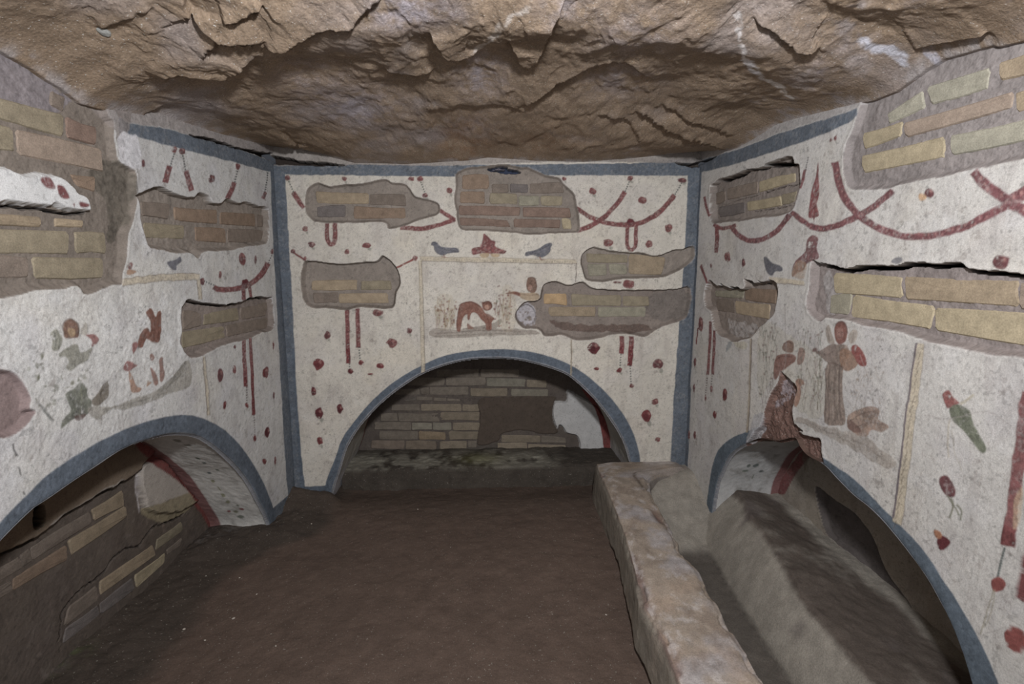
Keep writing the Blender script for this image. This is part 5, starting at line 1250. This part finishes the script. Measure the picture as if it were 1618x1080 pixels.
def scarp(pts, A, Lc=0.05):
    """a torn lip: the near side hangs down, the far side is broken out"""
    global Z, cdark
    Pq = np.array([hitC(x, y)[:2] for x, y in smooth(pts, False, 4)])
    best = np.full(X.shape, 9.0); sgn = np.ones(X.shape); endf = np.ones(X.shape)
    lo_ = Pq.min(0) - 0.22; hi_ = Pq.max(0) + 0.22
    i0, i1 = np.searchsorted(xs, [lo_[0], hi_[0]]); j0, j1 = np.searchsorted(ys, [lo_[1], hi_[1]])
    B = (slice(j0, j1), slice(i0, i1))
    if X[B].size == 0: return
    x = X[B] + 0.009 * fbm(X[B], Y[B], 0.04, 3, 811, 0.5); y = Y[B] + 0.011 * fbm(X[B], Y[B], 0.04, 3, 812, 0.5)
    best = np.full(x.shape, 9.0); sg = np.ones(x.shape); al = np.zeros(x.shape)
    n = len(Pq)
    for i in range(n - 1):
        a, b = Pq[i], Pq[i + 1]; e = b - a; L = e @ e + 1e-12
        t = np.clip(((x - a[0]) * e[0] + (y - a[1]) * e[1]) / L, 0, 1)
        dx = x - a[0] - t * e[0]; dy = y - a[1] - t * e[1]
        d = np.hypot(dx, dy)
        m = d < best
        cr = e[0] * (y - a[1]) - e[1] * (x - a[0])
        s_ = np.sign(cr) * (1 if e[0] >= 0 else -1)
        best = np.where(m, d, best); sg = np.where(m, s_, sg); al = np.where(m, (i + t) / (n - 1), al)
    endw = sstep(0, 0.15, al) * sstep(1, 0.85, al)
    w_ = sstep(-0.004, 0.004, sg * best)
    h = 0.55 * A * (2 * w_ - 1) * np.exp(-best / Lc) * endw
    Z[B] += h


for pts, A in [([(240, 130), (275, 112), (315, 112), (345, 115), (370, 108), (405, 86)], 0.045), ([(318, 92), (335, 72), (350, 55), (375, 58), (420, 58)], 0.035), ([(350, 24), (385, 15), (418, 0)], 0.03),
               ([(288, -5), (305, 28), (325, 46), (350, 52)], 0.022), ([(410, 70), (450, 70), (500, 44), (550, 38), (580, 12), (610, -5)], 0.028), ([(680, 60), (705, 85), (735, 94), (760, 86)], 0.03),
               ([(605, 106), (650, 114), (690, 105)], 0.02), ([(815, 168), (850, 145), (900, 118), (965, 100), (1000, 105), (1038, 134)], 0.032), ([(800, 60), (825, 104), (858, 82), (878, 40), (893, -5)], 0.022),
               ([(1000, 175), (1050, 200), (1100, 216), (1145, 236)], 0.032), ([(1040, 165), (1100, 190), (1160, 215)], 0.018), ([(1190, 25), (1235, 48), (1268, 70), (1300, 64)], 0.026),
               ([(440, 200), (480, 232), (520, 240)], 0.02), ([(180, 170), (230, 172), (260, 160)], 0.015), ([(940, 180), (990, 195), (1010, 225)], 0.015), ([(150, 45), (200, 30), (240, 10)], 0.012), ([(1440, 75), (1500, 60), (1560, 50)], 0.02)]:
    scarp(pts, A)
# colour
bro = S(142, 124, 106)
c = np.ones(X.shape + (3,)) * bro
c *= (1 + 0.16 * fbm(X, Y, 0.12, 5, 821) + 0.12 * fbm(X, Y, 0.02, 3, 822))[..., None]


def cmix(m, col):
    global c
    m = np.clip(m, 0, 1)[..., None]; c = c * (1 - m) + np.asarray(col) * m


salt = sstep(-0.05, 0.5, fbm(X + wx, Y + wy, 0.3, 5, 823, 0.6))
cmix(0.75 * salt * (0.6 + 0.4 * sstep(1.0, 1.5, Y)), S(152, 144, 144))
cmix(0.45 * sstep(0.1, 0.5, fbm(X, Y, 0.08, 5, 824, 0.65)) * sstep(-0.2, 0.4, fbm(X, Y, 0.5, 3, 825)), S(176, 170, 174))


def blob(px, py, rx, ry, col, a, seed):
    p0 = hitC(px, py); p1 = hitC(px + rx, py); p2 = hitC(px, py + ry)
    ax = abs(p1[0] - p0[0]); ay = abs(p2[1] - p0[1])
    d = ((X - p0[0]) / ax) ** 2 + ((Y - p0[1]) / ay) ** 2
    cmix(a * np.exp(-d) * sstep(-0.5, 0.5, fbm(X, Y, 0.03, 4, seed, 0.7)), col)


for k, b_ in enumerate([(640, 25, 60, 30, 0.75), (560, 170, 70, 30, 0.65), (760, 120, 40, 30, 0.6), (900, 15, 50, 25, 0.5), (980, 130, 60, 25, 0.5), (700, 30, 40, 20, .5), (1000, 60, 80, 30, .35), (1280, 110, 20, 25, .5), (500, 130, 60, 40, 0.3), (740, 200, 40, 20, .4)]):
    blob(b_[0], b_[1], b_[2], b_[3], S(176, 170, 180), b_[4], 830 + k)
blob(735, 230, 45, 30, S(128, 98, 74), 0.7, 850); blob(860, 225, 60, 25, S(124, 98, 76), 0.6, 851); blob(350, 240, 200, 40, S(128, 112, 84), 0.4, 852)


def veins(pts, w, col, a):
    P = np.array([hitC(x, y)[:2] for x, y in smooth(pts, False, 5)])
    best = np.full(X.shape, 9.0)
    xx = X + 0.012 * fbm(X, Y, 0.03, 4, 861); yy = Y + 0.02 * fbm(X, Y, 0.03, 4, 862)
    for i in range(len(P) - 1):
        e = P[i + 1] - P[i]; L = e @ e + 1e-12
        t = np.clip(((xx - P[i][0]) * e[0] + (yy - P[i][1]) * e[1]) / L, 0, 1)
        best = np.minimum(best, np.hypot(xx - P[i][0] - t * e[0], yy - P[i][1] - t * e[1]))
    cmix(a * sstep(w, w * 0.4, best) * sstep(-0.45, 0.1, fbm(X, Y, 0.02, 3, 863)), col)


veins([(755, 88), (775, 65), (800, 38), (835, 12)], 0.010, S(196, 186, 178), 0.85)
veins([(1160, 25), (1168, 50), (1178, 90), (1196, 108), (1205, 125)], 0.008, S(206, 200, 198), 0.85)
veins([(1180, 95), (1200, 112)], 0.018, S(214, 210, 212), 0.9)
veins([(1212, 125), (1230, 135), (1246, 152)], 0.015, S(216, 210, 206), 0.9)
veins([(1362, 62), (1380, 78), (1410, 80), (1432, 98)], 0.016, S(196, 196, 206), 0.9)
veins([(1462, 78), (1478, 95), (1480, 105)], 0.012, S(186, 186, 200), 0.8)
# white rim of the plaster at the wall head
cmix(0.75 * sstep(0.035, 0.0, edge + 0.02 * fbm(X, Y, 0.04, 4, 871, 0.7)) * sstep(-0.3, 0.3, fbm(X, Y, 0.05, 4, 872, 0.7)), S(170, 164, 164))
P = np.stack([X, Y, Z], -1)
N = grid_normals(P); N = N * np.where(N[..., 2:] > 0, -1, 1)
q = np.arange(X.size).reshape(X.shape)
q = np.stack([q[:-1, :-1], q[1:, :-1], q[1:, 1:], q[:-1, 1:]], -1).reshape(-1, 4)
ceil = mesh_np('ceiling', P.reshape(-1, 3), q, np.clip(c.reshape(-1, 3), 0.002, 0.9), M_TUFF, None, N.reshape(-1, 3), kind='structure', label='rough brown tuff ceiling with cracks and white salt veins')
ceil['category'] = 'ceiling'

# =================================================================== FLOOR
xs = np.linspace(XLR - 0.10, 0.62, 420); ysf = np.array(list(np.linspace(-0.95, 0.86, 40)) + list(np.linspace(0.87, 2.52, 420)))
X, Y = np.meshgrid(xs, ysf)
pts_m = [(200, 1100), (262, 1060), (300, 1000), (345, 940), (385, 895), (440, 868), (510, 848), (540, 800)]
bx = sorted([(hitZ(x, y, 0.0)[1], hitZ(x, y, 0.0)[0]) for x, y in pts_m])
xb = np.interp(Y, [a for a, b in bx], [b for a, b in bx])
dm = xb - X + 0.05 * fbm(X, Y, 0.15, 4, 902)     # >0 on the heap side
mound = sstep(-0.03, 0.28, dm)
Z = 0.010 * fbm(X, Y, 0.35, 4, 901) + 0.004 * fbm(X, Y, 0.04, 4, 903, 0.6) + mound * (0.030 + 0.026 * fbm(X, Y, 0.14, 5, 904, 0.55)) - 0.02 * sstep(2.25, 2.45, Y)
Z += 0.05 * sstep(0.16, 0.0, D - Y) * sstep(-0.70, -0.78, X) * sstep(2.36, 2.3, Y)
c = np.ones(X.shape + (3,)) * S(92, 78, 70)
c *= (1 + 0.10 * fbm(X, Y, 0.3, 4, 905) + 0.06 * fbm(X, Y, 0.03, 4, 906))[..., None]
md = sstep(-0.02, 0.06, dm)[..., None]
c = c * (1 - md) + S(72, 64, 58) * (1 + 0.25 * fbm(X, Y, 0.06, 5, 907, 0.6))[..., None] * md
dark = sstep(2.0, 2.3, Y + 0.05 * fbm(X, Y, 0.1, 3, 908))[..., None] * 0.4
c = c * (1 - dark) + S(80, 70, 62) * dark
gz = hitZ(100, 1040, 0.03)
gm = np.exp(-(((X - gz[0]) / 0.05) ** 2 + ((Y - gz[1]) / 0.05) ** 2)) * sstep(-0.4, 0.2, fbm(X, Y, 0.03, 3, 909))
gm = gm[..., None] * 0.8; c = c * (1 - gm) + S(86, 92, 62) * gm
for (px, py, rr, a) in [(320, 850, 0.06, 0.5), (370, 835, 0.05, 0.6), (60, 1050, 0.07, 0.45)]:
    g0 = hitZ(px, py, 0.03)
    g = (np.exp(-(((X - g0[0]) / rr) ** 2 + ((Y - g0[1]) / rr) ** 2)) * sstep(-0.2, 0.5, fbm(X, Y, 0.02, 4, 911, 0.7)))[..., None] * a
    c = c * (1 - g) + S(120, 116, 114) * g
P = np.stack([X, Y, Z], -1)
q = np.arange(X.size).reshape(X.shape)
q = np.stack([q[:-1, :-1], q[:-1, 1:], q[1:, 1:], q[1:, :-1]], -1).reshape(-1, 4)
floor = mesh_np('floor', P.reshape(-1, 3), q, np.clip(c.reshape(-1, 3), 0.002, 0.9), M_SOIL, None, kind='structure', label='dark brown trodden earth floor with a heap along the left')
floor['category'] = 'floor'

# =================================================================== GRAVE FILL inside the right niche
bt = np.arange(-0.3, D + 0.03, 0.006)
xs2 = np.arange(0.66, XRR + 0.03, 0.005)
X, Y = np.meshgrid(xs2, bt)
Xf = np.interp(Y, [0, 1.38, 1.82, 2.3], [0.80, 0.853, 0.90, 0.92]) + 0.006 * fbm(Y, X * 0, 0.2, 3, 921)
Xr = np.interp(Y, [0, 1.26, 1.52, 2.12, 2.3], [0.86, 0.945, 0.985, 1.10, 1.12]) + 0.012 * fbm(Y, X * 0, 0.12, 4, 922)
t = np.clip((X - Xf) / (Xr - Xf), 0, 1)
top = 0.145 + 0.02 * sstep(1.5, 2.1, Y) - 0.03 * sstep(1.6, 1.1, Y)
zr = -0.055 + (top + 0.055) * (t ** 0.8)
zr += sstep(0.9, 1.0, t) * (0.010 * fbm(X, Y, 0.1, 5, 923, 0.6)) - 0.02 * sstep(Xr + 0.02, XRR, X)
ramp = -0.055 + 0.215 * sstep(1.80, 2.24, Y + 0.03 * fbm(X, Y, 0.1, 3, 924)) * (0.75 + 0.25 * sstep(0.6, 1.1, X))
Z = np.maximum(zr, ramp) + 0.003 * fbm(X, Y, 0.03, 4, 925, 0.6)
c = np.ones(X.shape + (3,)) * S(148, 142, 133)
c *= (1 + 0.12 * fbm(X, Y, 0.1, 5, 926) + 0.08 * fbm(X, Y, 0.02, 3, 927))[..., None]
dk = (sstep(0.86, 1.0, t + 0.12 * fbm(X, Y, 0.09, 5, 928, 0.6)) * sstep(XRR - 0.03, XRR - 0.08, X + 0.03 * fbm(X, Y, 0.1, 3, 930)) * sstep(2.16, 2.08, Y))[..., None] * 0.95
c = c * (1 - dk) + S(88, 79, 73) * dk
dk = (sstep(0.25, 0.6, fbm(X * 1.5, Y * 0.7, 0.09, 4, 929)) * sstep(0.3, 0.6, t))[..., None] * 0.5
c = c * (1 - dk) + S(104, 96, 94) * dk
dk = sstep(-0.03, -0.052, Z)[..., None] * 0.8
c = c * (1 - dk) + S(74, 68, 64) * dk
P = np.stack([X, Y, Z], -1)
q = np.arange(X.size).reshape(X.shape)
q = np.stack([q[:-1, :-1], q[:-1, 1:], q[1:, 1:], q[1:, :-1]], -1).reshape(-1, 4)
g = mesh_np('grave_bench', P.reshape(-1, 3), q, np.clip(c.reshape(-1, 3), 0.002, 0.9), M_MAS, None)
g['label'] = 'low grey mortar grave bench with a dark worn top under the right arch'; g['category'] = 'bench'

# =================================================================== PARAPET (front wall of the right tomb)
ysp = np.arange(-0.3, D + 0.004, 0.006)
Lx = np.interp(ysp, [-0.3, 1.12, 1.28, 1.65, 2.05, 2.25, 2.31], [0.35, 0.440, 0.435, 0.487, 0.515, 0.522, 0.530])
Rx = np.interp(ysp, [-0.3, 1.12, 1.32, 1.44, 1.50, 1.63, 1.80, 2.0, 2.14, 2.19, 2.25, 2.31], [0.60, 0.645, 0.662, 0.678, 0.655, 0.672, 0.69, 0.705, 0.745, 0.80, 0.98, 0.99])
Rx = Rx + 0.008 * fbm(ysp, ysp * 0, 0.06, 4, 941)
zt = 0.168 + 0.004 * fbm(ysp, ysp * 0, 0.3, 2, 942)
ns = 46; nt_ = 60; nr_ = 40
rows = []; cols = []
s1 = np.linspace(0, 1, ns); s2 = np.linspace(0, 1, nt_ + 1)[1:]; s3 = np.linspace(0, 1, nr_ + 1)[1:]
PX_ = []; PZ_ = []; KK = []
for side_, ss in ((0, s1), (1, s2), (2, s3)):
    for s_ in ss:
        if side_ == 0: x = Lx - 0.018 * (1 - s_) * 1.0; z = -0.05 + (zt + 0.05) * s_
        elif side_ == 1: x = Lx + (Rx - Lx) * s_; z = zt + 0 * Lx
        else: x = Rx + 0.02 * s_; z = zt - (zt + 0.07) * s_
        PX_.append(x); PZ_.append(z); KK.append(np.full_like(x, side_ + s_))
PX_ = np.array(PX_).T; PZ_ = np.array(PZ_).T; KK = np.array(KK).T
YY = np.repeat(ysp[:, None], PX_.shape[1], 1)
# round the arrises
e1 = np.exp(-((KK - 1.0) / 0.10) ** 2); e2 = np.exp(-((KK - 2.0) / 0.10) ** 2)
PX_ = PX_ + 0.006 * e1 - 0.008 * e2; PZ_ = PZ_ - 0.008 * e1 - 0.012 * e2
arc = np.where(KK < 1, KK * 0.2, np.where(KK < 2, 0.2 + (KK - 1) * 0.22, 0.42 + (KK - 2) * 0.22))
nb = 0.005 * fbm(YY, arc, 0.16, 5, 943, 0.55) + 0.0015 * fbm(YY, arc, 0.02, 3, 944)
chip = sstep(0.15, 0.5, fbm(YY, arc, 0.07, 4, 945)) * e1 * 0.010 + sstep(0.0, 0.5, fbm(YY, arc, 0.07, 4, 946)) * e2 * 0.014
isl_ = (KK < 1) * -1.0 + (KK > 2) * 1.0
PX_ = PX_ + isl_ * nb + chip * (e1 - e2)
PZ_ = PZ_ + ((KK >= 1) & (KK <= 2)) * nb - chip
# broken hollow at the inner edge, and the loose undercut foot on the room side
hol = np.exp(-(((YY - 1.78) / 0.07) ** 2)) * np.exp(-(((KK - 1.86) / 0.12) ** 2)); PZ_ -= 0.025 * hol
dep = np.exp(-(((YY - 1.50) / 0.035) ** 2)) * np.exp(-(((KK - 1.55) / 0.16) ** 2)); PZ_ -= 0.006 * dep
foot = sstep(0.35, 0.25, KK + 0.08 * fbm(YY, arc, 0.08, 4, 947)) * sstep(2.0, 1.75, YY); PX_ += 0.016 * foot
top_line = (np.abs(YY - (2.17 - 0.15 * (KK - 1.5))) < 0)
c = np.ones(YY.shape + (3,)) * S(152, 140, 128)
f1_ = fbm(YY, arc, 0.16, 5, 948)[..., None]; f2_ = fbm(YY, arc, 0.03, 4, 949, 0.6)[..., None]
c *= (1 + 0.12 * f1_ + 0.12 * f2_)


def mx(m, col):
    global c
    m = np.clip(m, 0, 1)[..., None]; c = c * (1 - m) + np.asarray(col) * m


mx(0.75 * sstep(0.0, 0.4, fbm(YY, arc, 0.12, 5, 950)) * (KK > 1), S(160, 156, 158))
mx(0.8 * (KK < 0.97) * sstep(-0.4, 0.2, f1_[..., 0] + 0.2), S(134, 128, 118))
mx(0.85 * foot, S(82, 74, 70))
mx(0.8 * np.exp(-((KK - 1.03) / 0.09) ** 2) * sstep(-0.1, 0.3, fbm(YY, arc, 0.1, 5, 951, 0.6)), S(104, 84, 80))
mx(0.6 * np.exp(-((KK - 1.12) / 0.06) ** 2) * sstep(0.0, 0.4, fbm(YY, arc, 0.05, 5, 952, 0.6)), S(190, 184, 184))
mx(0.8 * hol, S(104, 78, 70))
mx(0.6 * sstep(1.42, 1.30, YY) * (KK > 1) * sstep(-0.2, 0.4, fbm(YY, arc, 0.09, 5, 953)), S(158, 140, 124))
mx(0.5 * sstep(2.12, 2.2, YY) * (KK > 1), S(136, 122, 106))
mx(0.9 * np.exp(-((KK - 1.62 - 1.1 * np.clip(2.18 - YY, 0, 0.2)) / 0.035) ** 2) * sstep(1.98, 2.0, YY) * sstep(2.2, 2.17, YY), S(92, 82, 74))
mx(0.55 * (KK > 1) * sstep(0.1, 0.45, fbm(YY, arc, 0.05, 5, 954, 0.65)), S(186, 180, 178))
mx(0.5 * (KK > 0.95) * sstep(0.1, 0.5, fbm(YY * 0.8, arc, 0.07, 5, 955, 0.65)), S(118, 104, 94))
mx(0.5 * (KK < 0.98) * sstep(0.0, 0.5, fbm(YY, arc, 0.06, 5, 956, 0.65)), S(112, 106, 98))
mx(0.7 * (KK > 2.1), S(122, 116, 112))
P = np.stack([PX_, YY, PZ_], -1)
q = np.arange(YY.size).reshape(YY.shape)
q = np.stack([q[:-1, :-1], q[:-1, 1:], q[1:, 1:], q[1:, :-1]], -1).reshape(-1, 4)
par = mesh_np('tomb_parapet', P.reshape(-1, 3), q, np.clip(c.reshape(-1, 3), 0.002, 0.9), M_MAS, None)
par['label'] = 'long pale plastered masonry parapet running from the back wall towards the viewer on the right'; par['category'] = 'masonry block'

# =================================================================== SMALL LOOSE STONES


def stone(loc, r, col, label, name='pebble', cat='stone', group=None, squash=0.6):
    import bmesh
    bm = bmesh.new(); bmesh.ops.create_icosphere(bm, subdivisions=2, radius=r)
    s0 = random.random() * 50
    for v in bm.verts:
        k = 1 + 0.28 * math.sin(v.co.x / r * 2.3 + s0) * math.cos(v.co.y / r * 1.9 + s0 * 1.7) + random.uniform(-0.06, 0.06)
        v.co *= k; v.co.z *= squash
    me = bpy.data.meshes.new(name); bm.to_mesh(me); bm.free(); me.materials.append(M_STONE)
    ob = bpy.data.objects.new(name, me); C.objects.link(ob); ob.location = loc
    ob.color = (*col, 1)
    ob.rotation_euler = (random.uniform(-.3, .3), random.uniform(-.3, .3), random.uniform(0, 6))
    if label: ob['label'] = label
    if cat: ob['category'] = cat
    if group: ob['group'] = group
    return ob


from mathutils import Vector
dg_done = False
vz = None


def floor_z(x, y):
    hit, loc, n, idx = floor.ray_cast(Vector((x, y, 0.5)), Vector((0, 0, -1)))
    return loc.z if hit else 0.0


bpy.context.view_layer.update()
PEB = ['largest pale pebble on the dark earth floor, left of centre', 'tiny pale pebble on the dark earth heap near the left arch foot', 'tiny pale pebble at the foot of the dark earth heap, lower left']
for i, (px, py, r) in enumerate([(368, 967, 0.0045), (325, 906, 0.003), (323, 1001, 0.003), (660, 668 + 130, 0.003), (492, 794 + 30, 0.003), (958, 961, 0.003), (290, 985, 0.004), (405, 930, 0.0025), (435, 1010, 0.0025), (378, 905, 0.003)]):
    h = hitZ(px, py, 0.02)
    stone((h[0], h[1], floor_z(h[0], h[1]) + r * 0.3), r, S(176, 168, 158), PEB[i] if i < len(PEB) else 'tiny pale pebble lying on the dark earth floor', group='pebbles on the floor')
# a flake of stone stuck in the ceiling
h = hitZ(166, 88, 1.545)
hit, loc, n, idx = ceil.ray_cast(Vector((h[0], h[1], 1.2)), Vector((0, 0, 1)))
st = stone((h[0], h[1], (loc.z if hit else 1.55) + 0.001), 0.014, S(150, 150, 146), None, name='embedded_stone', cat=None, squash=0.4)
st.parent = ceil
